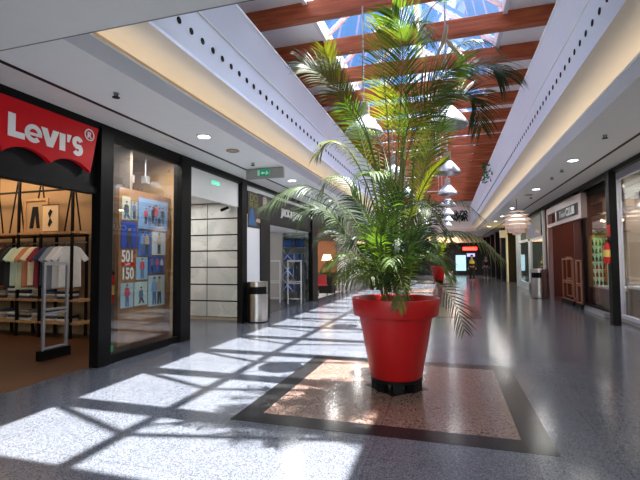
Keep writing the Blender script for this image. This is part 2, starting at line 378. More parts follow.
def ribbon(pts, w, name='lettering', par=st, y0=0, z0=0):
    P_ = [Vector((a, b)) for a, b in pts]; L1, L2 = [], []
    for i in range(len(P_)):
        a = (P_[i]-P_[i-1]).normalized() if i else None; b = (P_[i+1]-P_[i]).normalized() if i < len(P_)-1 else None
        d_ = ((a or b)+(b or a)).normalized(); n_ = Vector((-d_.y, d_.x)); c_ = max(.5, n_.dot(Vector((-(a or b).y, (a or b).x))))
        L1.append(P_[i]+n_*w/2/c_); L2.append(P_[i]-n_*w/2/c_)
    mb = MB(); x = WL+.09-par.location.x; g = lambda v: (x, v.x+y0-par.location.y, v.y+z0-par.location.z)
    for i in range(len(P_)-1): mb.prism([g(L1[i]), g(L1[i+1]), g(L2[i+1]), g(L2[i])], (.006, 0, 0))
    return part(mb, name, LET, par)
def poly(pts, y0, z0): return part(MB().prism([(WL+.09-st.location.x, a+y0-st.location.y, b+z0-st.location.z) for a, b in pts], (.006, 0, 0)), 'lettering', LET, st)
ZB = 2.93
poly([(0, 0), (.20, 0), (.20, .07), (.085, .07), (.085, .27), (0, .27)], 3.50, ZB)
arc = lambda cx, cy, r, a0, a1, n: [(cx+r*math.cos(math.radians(a0+(a1-a0)*k/n)), cy+r*math.sin(math.radians(a0+(a1-a0)*k/n))) for k in range(n+1)]
ribbon(arc(0, 0, .083, 0, 318, 22), .055, y0=3.81, z0=ZB+.105)
ribbon([(-.07, -.008), (.109, -.008)], .034, y0=3.81, z0=ZB+.105)
poly([(0, .22), (.085, .22), (.125, .10), (.165, .22), (.25, .22), (.165, 0), (.085, 0)], 3.905, ZB)
poly([(0, 0), (.082, 0), (.082, .22), (0, .22)], 4.165, ZB)
poly([(0, .13), (.03, .13), (.065, .23), (0, .23)], 4.275, ZB)
ribbon(arc(0, .155, .054, 20, 250, 12)+arc(0, .062, .054, 90, -150, 12)[2:], .062, y0=4.44, z0=ZB+.005)
ltxt("R", 4.59, 3.205, .12, bold=.012)
ring = [(0, .075*math.cos(2*PI*k/24), .075*math.sin(2*PI*k/24)) for k in range(25)]
part(MB().tube([(WL+.095-st.location.x, 4.63-4.05+y, 3.25-2.73+z) for _, y, z in ring], .008, 6), 'registered_ring', LET, st)
# interior shell
struct(MB().box(-XO, WL-.09, YB, 7.0, .0, .006), 'floor', FWOOD)
struct(MB().box(-XO, WL-.1, 7.05, 7.13, 0, 3.52), 'wall_back', TAN)
# clothes rack against the back wall (plane Y ~ 6.7)
RY = 6.75
rk = thing('clothes_rack', (-9.2, RY, 0), 'long black steel and wood wall rack holding shirts and folded clothes in the clothes store', 'clothes rack')
RX0, RX1 = -12.0, -6.85
for x in (-12.0, -9.05, -8.45, -7.85, -7.05):
    for ya in (-.2, .16): part(MB().box(x+9.2-.022, x+9.2+.022, ya-.02, ya+.02, 0, 3.3 if x in (-9.05, -8.45, -7.05) and ya < 0 else 2.1), 'upright', BLACK, rk)
for z in (2.08, .74, .30):
    part(MB().box(RX0+9.2, RX1+9.2, -.22, .22, z-.025, z+.02), 'shelf', LWOOD, rk)
for z in (2.98, 2.02):
    part(MB().box(RX0+9.2, RX1+9.2, -.02, .02, z-.02, z+.015), 'rail', BLACK, rk)
part(MB().tube([(RX0+9.2, -.05, 1.88), (RX1+9.2, -.05, 1.88)], .014), 'hanging_rail', GREYM, rk)
for x in (-9.35, -8.75, -8.1, -7.25):
    part(MB().tube([(x+9.2, 0, 3.25), (x+9.2-.22, 0, 2.1)], .016, 6).tube([(x+9.2, 0, 3.25), (x+9.2+.2, 0, 2.1)], .016, 6), 'trestle_brace', BLACK, rk)
# shirts
def shirt_mesh():
    o = [(-.16, .0), (-.07, .035), (0, .015), (.07, .035), (.16, .0), (.30, -.22), (.22, -.28), (.17, -.2), (.18, -.75), (-.18, -.75), (-.17, -.2), (-.22, -.28), (-.30, -.22)]
    mb = MB(); mb.prism([(x, -.04, z) for x, z in o], (0, .08, 0)); return mb
hm = MB().tube([(-.16, 0, -.01), (0, 0, .05), (.16, 0, -.01)], .006, 5).tube([(0, 0, .05), (0, 0, .09), (.02, 0, .1)], .004, 5)
SC = [('peach', (.75, .38, .22)), ('cream', (.72, .52, .36)), ('peach orange', (.75, .33, .15)), ('dark green', (.02, .13, .04)), ('coral', (.8, .2, .10)), ('bright orange', (.80, .20, .02)), ('vivid orange', (.85, .24, .03)), ('black', (.012, .012, .014)), ('charcoal', (.02, .022, .026)), ('dark slate', (.03, .035, .04)), ('mint green', (.5, .62, .5)), ('pale green', (.6, .65, .45)), ('rust patterned', (.5, .2, .1)), ('light beige', (.75, .62, .45)), ('cream yellow', (.8, .68, .45)), ('dark red', (.25, .02, .03)), ('maroon', (.14, .02, .03)), ('navy', (.03, .04, .08)), ('grey blue', (.2, .22, .28)), ('light grey', (.6, .58, .58)), ('white', (.75, .75, .75))]
prev = None
sx0, sx1 = -9.62, -7.22
SC = [q for k_, q in enumerate(SC) if k_ not in (2, 6, 9, 13, 16)]
for i, (nm, c) in enumerate(SC):
    x = sx0+(sx1-sx0)*i/(len(SC)-1)
    t = thing('shirt', (x, RY-.08, 1.78), '', 'shirt')
    m = mat('cloth_'+nm.replace(' ', '_'), c, .9, var=.15, vscale=14)
    s_ = part(shirt_mesh(), 'shirt_body', m, t, bevel=.028)
    part(MB().tube([(-.16, 0, -.01), (0, 0, .05), (.16, 0, -.01)], .006, 5).tube([(0, 0, .05), (0, 0, .09), (.02, 0, .11)], .004, 5), 'hanger', BLACK, t)
    t.rotation_euler = (0, 0, math.radians(random.uniform(36, 48)))
    t.scale = (1.12, 1, random.uniform(1.0, 1.14))
    tag(t, '%s short-sleeved shirt on the rail%s' % (nm, '' if prev is None else ', just right of the '+prev+' one'), 'shirt', 'shirts hanging in the store rack')
    prev = nm
# folded clothes
FC = [('grey', (.25, .25, .26)), ('beige', (.5, .4, .28)), ('dark blue', (.04, .06, .12)), ('white', (.65, .63, .6)), ('black', (.02, .02, .022)), ('tan', (.42, .28, .16))]
def folded(x, z, c, nm, lab):
    w = random.uniform(.12, .14)
    o = MB().box(-w, w, -.15, .15, 0, .05).build('folded_garment', mat('fold_'+nm.replace(' ', '_'), c, .9, var=.2, vscale=20), bevel=.02)
    o.location = (x, RY-.04+random.uniform(-.01, .01), z); o.rotation_euler = (0, 0, random.uniform(-.06, .06))
    tag(o, lab, 'folded garment', 'folded clothes on the rack shelves')
for si, (z, sn) in enumerate(((.762, 'upper'), (.322, 'lower'))):
    for k in range(8):
        x = -9.6+.33*k
        for j in range(3+(k+si) % 2):
            nm, c = FC[(k*2+j+si) % 6]
            folded(x, z+.0505*j, c, nm, '%s folded garment, %s up in the %s pile, %s shelf' % (nm, ORD[j], ORD[k], sn))
# decor on the top shelf
t = thing('wooden_display_frame', (-8.2, RY-.02, 2.1), 'large wooden picture frame with cut letters standing on the top shelf of the rack', 'picture frame')
part(MB().box(-.32, .32, -.02, .02, 0, .05).box(-.32, .32, -.02, .02, .67, .72).box(-.32, -.27, -.02, .02, .05, .67).box(.27, .32, -.02, .02, .05, .67), 'frame', LWOOD, t)
part(MB().box(-.27, .27, 0, .015, .05, .67), 'backing', mat('kraft', (.42, .27, .14), .8), t)
part(MB().prism([(-.18, -.01, .1), (-.08, -.01, .1), (-.03, -.01, .4), (.02, -.01, .1), (.1, -.01, .1), (.04, -.01, .55), (-.1, -.01, .55)], (0, .008, 0)), 'print', DARK, t)
t = thing('poster_print', (-7.7, RY-.12, 2.1), 'cream poster with a dark motif leaning on the top shelf beside the wooden frame', 'poster')
part(MB().box(-.2, .2, -.01, .01, 0, .56), 'sheet', mat('cream_paper', (.75, .55, .33), .8), t)
for z in (0, .545): part(MB().box(-.21, .21, -.015, 0, z, z+.022), 'batten', mat('dark_wood', (.12, .05, .02), .5), t)
part(MB().prism([(-.02, -.014, .1), (.06, -.014, .2), (.0, -.014, .3), (.06, -.014, .42), (0, -.014, .47), (-.06, -.014, .38), (-.01, -.014, .28), (-.06, -.014, .16)], (0, .003, 0)), 'print', DARK, t)
t = thing('small_potted_plant', (-9.35, RY-.05, 2.1), 'small potted plant at the left end of the top shelf in the clothes store', 'plant')
part(MB().lathe([(0, 0), (.06, 0), (.08, .12), (.07, .12), (.06, .1), (0, .1)], n=16), 'pot', mat('clay', (.35, .3, .25), .7), t)
pl = MB()
for k in range(26):
    a = random.uniform(0, 2*PI); r = random.uniform(.08, .22); h = random.uniform(.18, .38)
    p0 = Vector((0, 0, .1)); p1 = Vector((r*.4*math.cos(a), r*.4*math.sin(a), h)); p2 = Vector((r*math.cos(a), r*math.sin(a), h*.85)); w = Vector((-math.sin(a), math.cos(a), 0))*.014
    pl.quad(p0-w*.3, p0+w*.3, p1+w, p1-w).quad(p1-w, p1+w, p2+w*.1, p2-w*.1)
part(pl, 'foliage', leafmat('shelf_leaf', (.05, .13, .03), .3), t)
# black spot lamp hanging top left
t = thing('track_spotlight', (-9.0, 6.3, 3.02), 'black spotlight at the upper left of the clothes store opening', 'spotlight')
part(MB().tube([(0, 0, .2), (.08, 0, -.05)], [.07, .1], 14), 'lamp_head', BLACK, t); part(MB().tube([(0, 0, .18), (0, 0, .5)], .015), 'stem', BLACK, t)
# security gate
def gate(x, y0, y1, h, m, label, base=True, along='y', cat='security gate', name='security_gate', barh=.72):
    t = thing(name, (x, (y0+y1)/2, 0), label, cat, None)
    w = (y1-y0)/2
    def B(a0, a1, z0, z1, th=.02):
        return MB().box(-th, th, a0, a1, z0, z1) if along == 'y' else MB().box(a0, a1, -th, th, z0, z1)
    part(B(-w, -w+.04, 0, h), 'gate_post', m, t, bevel=.006); part(B(w-.04, w, 0, h), 'gate_post', m, t, bevel=.006)
    part(B(-w+.04, w-.04, h-.05, h), 'top_rail', m, t); part(B(-w+.04, w-.04, h*.5, h*.5+.03), 'middle_rail', m, t); part(B(-w+.04, w-.04, h*.5-.06, h*.5-.03), 'middle_rail', m, t)
    part(B(-w+.04, w-.04, .16, .19), 'bottom_rail', m, t)
    if base: part(B(-w-.05, w+.03, 0, .15, .05), 'base', BLACK, t)
    return t
SG = mat('gate_grey', (.30, .30, .33), .4, .3)
gate(-5.93, 5.0, 5.45, 1.5, SG, 'grey security gate frame with black base just inside the clothes store')
# extinguishers
def extinguisher(loc, label, nrm=1, h=.5):
    t = thing('fire_extinguisher', loc, label, 'fire extinguisher')
    part(MB().lathe([(0, 0), (.075, 0), (.08, .02), (.08, .36), (.06, .42), (.025, .45), (.025, .48), (0, .48)], n=20), 'cylinder', mat('ext_red', (.55, .01, .01), .3), t, smooth=True)
    part(MB().lathe([(.0815, .14), (.0815, .30)], n=20), 'data_label', mat('ext_label', (.75, .55, .12), .5), t, smooth=True)
    part(MB().box(-.02, .02, -.05, .06, .48, .52).box(-.012, .012, -.09, .02, .53, .545), 'valve', BLACK, t)
    part(MB().tube([(0, .05, .5), (0, .12, .46), (0, .13, .3), (0, .1, .12)], .012, 8), 'hose', BLACK, t)
extinguisher((-5.46, 5.9, .80), 'red fire extinguisher on the store wall left of the posters')
# inner wall which carries it & wine coloured panel
struct(MB().box(-5.68, -5.22, 6.0, 6.06, 0, 3.5), 'wall_side', mat('inner_wall', (.16, .13, .11), .8))
# window 1 glass + frame
wf = struct(MB().box(WL-.03, WL+.03, 5.10, 6.77, 0, .12).box(WL-.03, WL+.03, 5.10, 6.77, 3.3, 3.37), 'window_2', BLACK)
struct(MB().box(WL-.008, WL+.004, 5.10, 6.77, .12, 3.3), 'window_pane', GLASS, parent=wf)
bd = tag(MB().box(-5.2, -5.13, 5.66, 7.0, .12, 2.72).build('poster_board', BOARD, bevel=.004), 'brown wooden display board behind the shop window, carrying the posters', 'board')
PB = [  # y0,y1,z0,z1, bg, kind, label
    (5.71, 5.90, 2.19, 2.58, (.60, .62, .55), 1, 'small poster of a seated person in dark clothes, top left on the board'),
    (5.92, 6.06, 2.20, 2.52, (.35, .42, .5), 1, 'narrow grey-blue poster at the top of the board beside the large group poster'),
    (6.10, 6.89, 2.07, 2.61, (.22, .38, .68), 5, 'large blue poster of a group of people, biggest on the board'),
    (5.70, 6.06, 1.72, 2.16, (.02, .07, .42), 1, 'deep blue poster of a person in a black suit, left side of the board'),
    (6.10, 6.42, 1.60, 2.03, (.04, .16, .55), 2, 'bright blue poster of two people standing close, middle of the board'),
    (6.46, 6.83, 1.61, 2.03, (.50, .60, .68), 1, 'pale poster of a person in a denim jacket, right side of the board'),
    (6.06, 6.34, 1.18, 1.57, (.25, .45, .65), 1, 'light blue poster of one person in a red top, middle of the board'),
    (6.37, 6.81, 1.28, 1.58, (.03, .12, .42), 3, 'dark blue poster of three people, right side of the board'),
    (5.70, 5.99, .73, 1.14, (.38, .52, .62), 1, 'bluish poster of a person in a denim coat, bottom left of the board'),
    (6.02, 6.34, .74, 1.14, (.48, .60, .60), 4, 'pale green poster of a crouching person, bottom middle of the board'),
    (6.37, 6.82, .69, 1.24, (.42, .58, .68), 2, 'tall pale poster of two people side by side, bottom right of the board')]
PXF = -5.125
def figure(t, cy, z0, h, cols, sit=False, x=.014):
    s = h
    def P(pts, c, nm, dx=0): part(MB().prism([(x+dx, cy+a*s, z0+b*s) for a, b in pts], (.002, 0, 0)), nm, mat('print_%d_%d_%d' % tuple(int(q*100) for q in c), c, .6), t)
    if sit:
        P([(-.18, .0), (-.05, .0), (.0, .18), (.12, .02), (.26, .0), (.10, .34), (-.08, .36)], cols[1], 'printed_trousers')
    else:
        P([(-.10, 0), (-.02, 0), (.0, .40), (.03, 0), (.11, 0), (.10, .5), (-.10, .5)], cols[1], 'printed_trousers')
    zb = .30 if sit else .46
    P([(-.12, zb), (.12, zb), (.17, zb+.06), (.13, zb+.34), (.04, zb+.38), (-.04, zb+.38), (-.14, zb+.34), (-.17, zb+.05)], cols[0], 'printed_top', .001)
    P([(.06*math.cos(a*PI/5), zb+.455+.075*math.sin(a*PI/5)) for a in range(10)], (.55, .36, .26), 'printed_face', .001)
    P([(.065*math.cos(a*PI/6), zb+.48+.07*math.sin(a*PI/6)) for a in range(7)], (.04, .03, .02), 'printed_hair', .002)
TC = [(.05, .06, .08), (.10, .16, .3), (.6, .08, .12), (.6, .6, .6), (.2, .35, .6), (.5, .42, .3)]
for i, (y0, y1, z0, z1, c, n, lab) in enumerate(PB):
    t = thing('poster', (PXF, (y0+y1)/2, z0), lab, 'poster', None)
    w = (y1-y0)/2; h = z1-z0
    t = part(MB().box(0, .012, -w, w, 0, h), 'sheet', mat('poster_bg%d' % i, c, .5, var=.25, vscale=3), t)
    if n == 5:
        for k, (q, hh, zz) in enumerate(((-.55, .62, .06), (-.3, .75, .04), (-.08, .66, .10), (.14, .82, .05), (.38, .74, .03), (.62, .7, .08), (.0, .5, .3))):
            figure(t, q*w, zz*h+(.1*h), hh*h*.85, (TC[(k*2+2) % 6], TC[k % 2]))
    elif n == 4: figure(t, 0, .08*h, .85*h, (TC[1], TC[0]), True)
    else:
        for k in range(n):
            figure(t, (k-(n-1)/2)*w*.62, .05*h, h*.9, (TC[(i+k) % 6] if i not in (3, 6) else TC[0 if i == 3 else 2], TC[(i+k+1) % 2]), i in (0, 3))
t = thing('window_lettering', (PXF, 5.88, 1.2), "white 501 and 150 numerals with a red LEVI'S tab between them", 'window lettering')
for s_, z in (('501', 1.495), ('150', 1.205)):
    text_obj(s_, 'numerals', LET, .27, frameM((.004, -.165, z-1.2), U, V), t, bold=.035, ext=.003, xs=.72)
part(MB().box(.002, .008, -.16, .16, 1.425-1.2, 1.475-1.2), 'tab', RED, t)
text_obj("LeVI'S", 'numerals', LET, .05, frameM((.01, -.09, 1.434-1.2), U, V), t, bold=.02, ext=.001)
tag(MB().box(WL+.006, WL+.009, 5.12, 5.22, .16, .26).build('window_sticker', mat('sticker_green', (.02, .25, .08), .5)), 'small green sticker in the bottom left corner of the poster window', 'sticker')
# track spots inside the window top
for k, (y, z) in enumerate(((5.45, 3.05), (6.15, 2.95), (6.55, 3.0))):
    t = thing('window_spotlight', (-5.35, y, z), 'grey track spotlight inside the poster window, %s from the left' % ORD[k], 'spotlight', 'spotlights in the poster window')
    part(MB().box(-.06, .06, -.05, .05, -.07, .07), 'lamp_head', GREYM, t, bevel=.01); part(MB().tube([(0, 0, .07), (0, 0, .45)], .012, 6), 'stem', GREYM, t)

# ---------------------------------------------------------------- marble recess
def marble():
    m = bpy.data.materials.new('marble_slabs'); m.use_nodes = True; nt = m.node_tree; N = nt.nodes; L = nt.links; b = N['Principled BSDF']
    g = N.new('ShaderNodeNewGeometry'); n = N.new('ShaderNodeTexNoise'); n.inputs['Scale'].default_value = 1.6; n.inputs['Detail'].default_value = 8; n.inputs['Distortion'].default_value = .6
    L.new(g.outputs['Position'], n.inputs['Vector']); r = N.new('ShaderNodeValToRGB'); e = r.color_ramp.elements
    e[0].position = .35; e[0].color = (.42, .44, .43, 1); e[1].position = .62; e[1].color = (.56, .57, .55, 1); k = e.new(.50); k.color = (.38, .39, .38, 1); k2 = e.new(.488); k2.color = (.48, .49, .475, 1); k3 = e.new(.512); k3.color = (.50, .51, .49, 1)
    L.new(n.outputs['Fac'], r.inputs[0]); L.new(r.outputs[0], b.inputs['Base Color']); b.inputs['Roughness'].default_value = .25; MATS['marble'] = m; return m
MARB = marble()
mw = MB(); jb = MB()
zs = [.06, .47, .89, 1.33, 1.75, 2.16, 2.58, 2.99]
for a, b in zip(zs, zs[1:]):
    for x0, x1 in ((-8.6, -7.3), (-7.28, -5.98), (-5.96, WL-.08)): mw.box(x0, x1, 9.68, 9.72, a+.018, b-.018)
struct(MB().box(-8.6, WL-.08, 9.70, 9.78, 0, 3.52), 'wall_back', DARK)
struct(mw, 'wall_back', MARB)
struct(MB().box(-8.6, WL-.08, 9.64, 9.7, 0, .06), 'baseboard_back', mat('tan_stone', (.3, .26, .2), .5))
struct(MB().box(-8.7, -8.6, 7.13, 9.78, 0, 3.52), 'wall_left', WHITE)
struct(MB().box(-8.6, WL-.06, 7.13, 9.7, 2.99, 3.05), 'ceiling', WHITE)
struct(MB().box(WL-.10, WL-.04, 7.08, 9.24, 2.80, 3.38), 'wall_left', WHITE)
t = thing('emergency_light', (WL-.03, 8.14, 3.14), 'small green-lit emergency sign on the white panel over the marble recess', 'exit sign')
part(MB().box(-.01, .012, -.16, .16, 0, .10), 'housing', ALUW, t); part(MB().box(.012, .02, -.15, .15, .01, .09), 'pictogram_panel', mat('emg_green', (.05, .55, .3), .4, emit=.5), t)
part(MB().box(.02, .024, -.10, .02, .035, .06).prism([(.02, -.13, .048), (.02, -.09, .075), (.02, -.09, .02)], (.004, 0, 0)), 'arrow', LET, t)
t = thing('security_camera', (-5.35, 9.55, 2.80), 'small dark security camera at the top right of the marble wall', 'camera')
part(MB().tube([(0, .1, .08), (0, 0, .05)], .012), 'bracket', ALUW, t); part(MB().tube([(.05, .02, .05), (-.1, -.1, -.04)], [.035, .04], 12), 'camera_body', BLACK, t)
# hanging exit sign
p0, p1 = at(246, 168, 8.35), at(283, 168.5, 8.35)
t = thing('exit_sign', (p0.x, 8.35, 3.27), 'grey hanging box with a green running-man exit sign under the left ceiling', 'exit sign')
W_ = p1.x-p0.x
part(MB().box(0, W_, 0, .08, 0, .22), 'sign_box', mat('sign_grey', (.36, .36, .34), .5), t, bevel=.004)
part(MB().box(.26, .56, -.008, 0, .05, .19), 'pictogram_panel', mat('exit_green', (.0, .20, .09), .4, emit=.25), t)
part(MB().box(.275, .33, -.012, -.006, .06, .18), 'door_symbol', LET, t)
part(MB().prism([(.36, -.012, .115), (.40, -.012, .15), (.40, -.012, .13), (.45, -.012, .13), (.45, -.012, .10), (.40, -.012, .10), (.40, -.012, .08)], (0, .004, 0)), 'arrow', LET, t)
part(MB().prism([(.47, -.012, .07), (.49, -.012, .07), (.505, -.012, .10), (.53, -.012, .08), (.54, -.012, .09), (.515, -.012, .125), (.51, -.012, .15), (.49, -.012, .15), (.475, -.012, .12)], (0, .004, 0)), 'running_figure', LET, t)
part(MB().tube([(.1, .04, .22), (.1, .04, .24)], .012).tube([(W_-.1, .04, .22), (W_-.1, .04, .24)], .012), 'ceiling_mount', GREYM, t)

# ---------------------------------------------------------------- advertising panel, bins
t = thing('white_partition', (WL, 9.88, 0), 'tall plain white panel standing between the marble recess and the second clothes store', 'partition')
part(MB().box(-.03, .05, -.36, .40, .0, 2.66), 'face', mat('panel_white', (.72, .74, .78), .5), t, bevel=.006)
t = thing('advertising_poster', (WL+.03, 9.6, 2.45), 'dark advertising poster of a man in black with yellow lettering above the white panel', 'poster')
part(MB().box(0, .03, -.04, 1.33, -.12, .80), 'sheet', mat('ad_black', (.02, .018, .017), .4), t)
part(MB().prism([(.031, .0, .0), (.031, .12, .35), (.031, .24, .38), (.031, .34, .1), (.031, .5, -.06), (.031, 0, -.06)], (.002, 0, 0)), 'blue_area', mat('ad_blue', (.015, .09, .26), .4), t)
part(MB().prism([(.032, .62, -.02), (.032, 1.3, -.02), (.032, 1.3, .40), (.032, 1.15, .53), (.032, .86, .52), (.032, .7, .40), (.032, .62, .2)], (.002, 0, 0)), 'printed_shirt', mat('ad_shirt', (.008, .008, .01), .5), t)
part(MB().prism([(.034, .40, .05), (.034, 1.2, .02), (.034, 1.22, .09), (.034, .9, .13), (.034, .45, .14)], (.002, 0, 0)), 'printed_arm', mat('ad_skin', (.42, .27, .20), .5), t)
part(MB().prism([(.034, .96+.13*math.cos(a*PI/8), .63+.14*math.sin(a*PI/8)) for a in range(16)], (.002, 0, 0)), 'printed_face', mat('ad_skin2', (.45, .36, .30), .5), t)
part(MB().prism([(.036, .96+.15*math.cos(a*PI/8), .68+.10*math.sin(a*PI/8)) for a in range(9)], (.002, 0, 0)), 'printed_hair', mat('ad_hair', (.35, .33, .3), .6), t)
YEL = mat('ad_yellow', (.22, .2, .03), .5)
text_obj('DO', 'lettering', YEL, .26, frameM((.034, .05, .56), U, V), t, bold=.0, ext=.001, xs=1.2)
text_obj('WE ARE', 'lettering', YEL, .2, frameM((.034, .03, .40), U, V), t, bold=.0, ext=.001, xs=.75)
def bin_(x, y, r, h, label, rot=0):
    t = thing('litter_bin', (x, y, 0), label, 'litter bin')
    part(MB().lathe([(0, .02), (r-.01, .02), (r, .03), (r, h*.66), (r-.02, h*.66), (0, h*.66)], n=40), 'body', STEEL, t, smooth=True)
    hood = MB()
    n = 40
    for k in range(n):
        a0, a1 = 2*PI*k/n+rot, 2*PI*(k+1)/n+rot
        slot = (k < 7 or k >= n-7) or (n//2-7 <= k < n//2+7)
        for z0, z1 in (((h*.66, h*.70), (h*.88, h)) if slot else ((h*.66, h),)):
            hood.quad((r*math.cos(a0), r*math.sin(a0), z0), (r*math.cos(a1), r*math.sin(a1), z0), (r*math.cos(a1), r*math.sin(a1), z1), (r*math.cos(a0), r*math.sin(a0), z1))
        hood.quad((0, 0, h), (r*math.cos(a0), r*math.sin(a0), h), (r*math.cos(a1), r*math.sin(a1), h))
    bmesh.ops.remove_doubles(hood.bm, verts=[v for v in hood.bm.verts], dist=1e-5)
    part(hood, 'hood', STEEL, t, smooth=True)
    part(MB().lathe([(r-.03, h*.66), (r-.03, h*.97), (0, h*.97)], n=24), 'inner_liner', BLACK, t)
    part(MB().lathe([(0, 0), (r-.015, 0), (r-.015, .025), (0, .025)], n=32), 'foot_ring', BLACK, t)
    return t
bin_(-4.50, 9.58, .25, .98, 'round brushed-steel litter bin in front of the white panel, left side', -.9)
bin_(3.28, 17.8, .28, 1.1, 'round brushed-steel litter bin outside the right-hand shops', PI+.6)

# ---------------------------------------------------------------- JACK & JONES store
struct(MB().box(-XO, WL-.09, 9.78, 15.4, .0, .006), 'floor', mat('jj_floor', (.035, .035, .04), .25))
fa = thing('store_fascia', (WL, 10.27, 2.6), 'dark grey fascia with white JACK & JONES letters above the second clothes store', 'fascia')
part(MB().box(-.05, .02, 0, 4.5, .0, .68), 'fascia_board', CHAR, fa)
part(MB().box(-.06, .04, 0, 4.5, -.09, .0), 'lower_rail', BLACK, fa)
part(MB().box(.0, .03, 1.6, 4.3, .70, .78), 'light_rail', ALUW, fa)
text_obj('JACK & JONES', 'lettering', LET, .32, frameM((.045, 1.55, .24), U, V), fa, bold=.02, ext=.02, xs=.92)
struct(MB().box(-8.2, -6.0, 15.05, 15.15, 0, 3.5), 'wall_back', mat('jj_wall', (.42, .38, .35), .7))
struct(MB().box(WL-1.2, WL-.05, 10.27, 14.7, 2.5, 2.56), 'ceiling', WHITE)
post(WL, 10.27, 10.9, 'dark post at the near side of the second clothes store', .16, DARK, 2.6)
# blue shelving with X braces
t = thing('shelf_unit', (-5.55, 14.95, 0), 'tall grey shelf unit with X braces and blue clothes inside the second clothes store', 'shelf unit')
for x in (-.45, .0, .45): part(MB().box(x-.015, x+.015, -.02, .02, 0, 2.5), 'upright', GREYM, t)
for z in (.3, .85, 1.4, 1.95, 2.4): part(MB().box(-.45, .45, -.02, .25, z, z+.03), 'shelf', GREYM, t)
for z in (.33, .88, 1.43): part(MB().tube([(-.45, -.03, z), (0, -.03, z+.5)], .012, 6).tube([(0, -.03, z), (-.45, -.03, z+.5)], .012, 6), 'cross_brace', ALUW, t)
BL = mat('denim_blue', (.03, .09, .28), .8, var=.3, vscale=8)
for k, z in enumerate((.335, .885, 1.435, 1.985)):
    for j, x in enumerate((-.22, .22)):
        o = MB().box(-.17, .17, 0, .2, 0, .3).build('folded_denim', BL, bevel=.03); o.location = (-5.55+x, 14.97, z)
        tag(o, 'pile of blue denim in the %s row up, %s column of the braced shelf unit' % (ORD[k], ('left', 'right')[j]), 'clothes pile', 'denim piles on the braced shelf unit')
def skin(name, joints, edges, m, parent=None, sub=2):
    me = bpy.data.meshes.new(name); me.from_pydata([Vector(j[:3]) for j in joints], edges, []); o = bpy.data.objects.new(name, me); COL.objects.link(o)
    sm = o.modifiers.new('s', 'SKIN'); o.modifiers.new('u', 'SUBSURF').levels = sub
    for i, j in enumerate(joints):
        sv = me.skin_vertices[0].data[i]; rr = j[3]; sv.radius = rr if isinstance(rr, tuple) else (rr, rr)
    me.skin_vertices[0].data[0].use_root = True
    bpy.context.view_layer.update()
    me2 = bpy.data.meshes.new_from_object(o.evaluated_get(bpy.context.evaluated_depsgraph_get())); bpy.data.objects.remove(o)
    me2.materials.clear(); me2.materials.append(m)
    for p in me2.polygons: p.use_smooth = True
    o2 = bpy.data.objects.new(name, me2); COL.objects.link(o2)
    if parent: o2.parent = parent
    return o2
def body(t, m, h=1.75, stride=.18, arm=.08, sit=False, only=None):
    k = h/1.75
    J = {}
    pts = [('pel', 0, 0, .95, (.15, .11)), ('wai', 0, 0, 1.10, (.135, .10)), ('che', 0, 0, 1.32, (.165, .11)), ('nec', 0, 0, 1.48, .055), ('hd0', 0, -.01, 1.55, .062), ('hd1', 0, -.015, 1.63, .088), ('hd2', 0, 0, 1.72, .07),
           ('shL', .18, 0, 1.42, .058), ('elL', .23, .02-arm*.5, 1.14, .042), ('wrL', .23, -arm, .88, .03), ('haL', .23, -arm-.02, .79, .032),
           ('shR', -.18, 0, 1.42, .058), ('elR', -.23, .02+arm*.5, 1.14, .042), ('wrR', -.23, arm*.6, .88, .03), ('haR', -.23, arm*.6, .79, .032),
           ('hiL', .09, 0, .90, .09), ('knL', .10, -stride*.6, .50, .06), ('anL', .10, -stride*.9, .09, .04), ('toL', .11, -stride*.9-.16, .03, .032),
           ('hiR', -.09, 0, .90, .09), ('knR', -.10, stride*.2, .50, .06), ('anR', -.10, stride, .10, .04), ('toR', -.11, stride-.14, .03, .032)]
    if sit:
        d = dict(knL=(.12, -.42, .50), anL=(.12, -.40, .09), toL=(.12, -.55, .03), knR=(-.12, -.42, .50), anR=(-.12, -.36, .09), toR=(-.12, -.5, .03))
        new = []
        for n_, x, y, z, r in pts:
            if n_ in d: x, y, z = d[n_]
            elif n_[:2] in ('hi',): z = .5
            elif n_ not in d: z = z-.42
            if n_[:2] in ('wr', 'ha'): y, z = -.3, .66
            if n_[:2] == 'el': y, z = -.05, .74
            new.append((n_, x, y, z, r))
        pts = new
    ix = {p[0]: i for i, p in enumerate(pts)}
    ed = [('pel', 'wai'), ('wai', 'che'), ('che', 'nec'), ('nec', 'hd0'), ('hd0', 'hd1'), ('hd1', 'hd2'), ('che', 'shL'), ('shL', 'elL'), ('elL', 'wrL'), ('wrL', 'haL'), ('che', 'shR'), ('shR', 'elR'), ('elR', 'wrR'), ('wrR', 'haR'), ('pel', 'hiL'), ('hiL', 'knL'), ('knL', 'anL'), ('anL', 'toL'), ('pel', 'hiR'), ('hiR', 'knR'), ('knR', 'anR'), ('anR', 'toR')]
    sc = lambda r: tuple(q*k for q in r) if isinstance(r, tuple) else r*k
    return skin('body', [(x*k, y*k, z*k, sc(r)) for _, x, y, z, r in pts], [(ix[a], ix[b]) for a, b in ed], m, t)
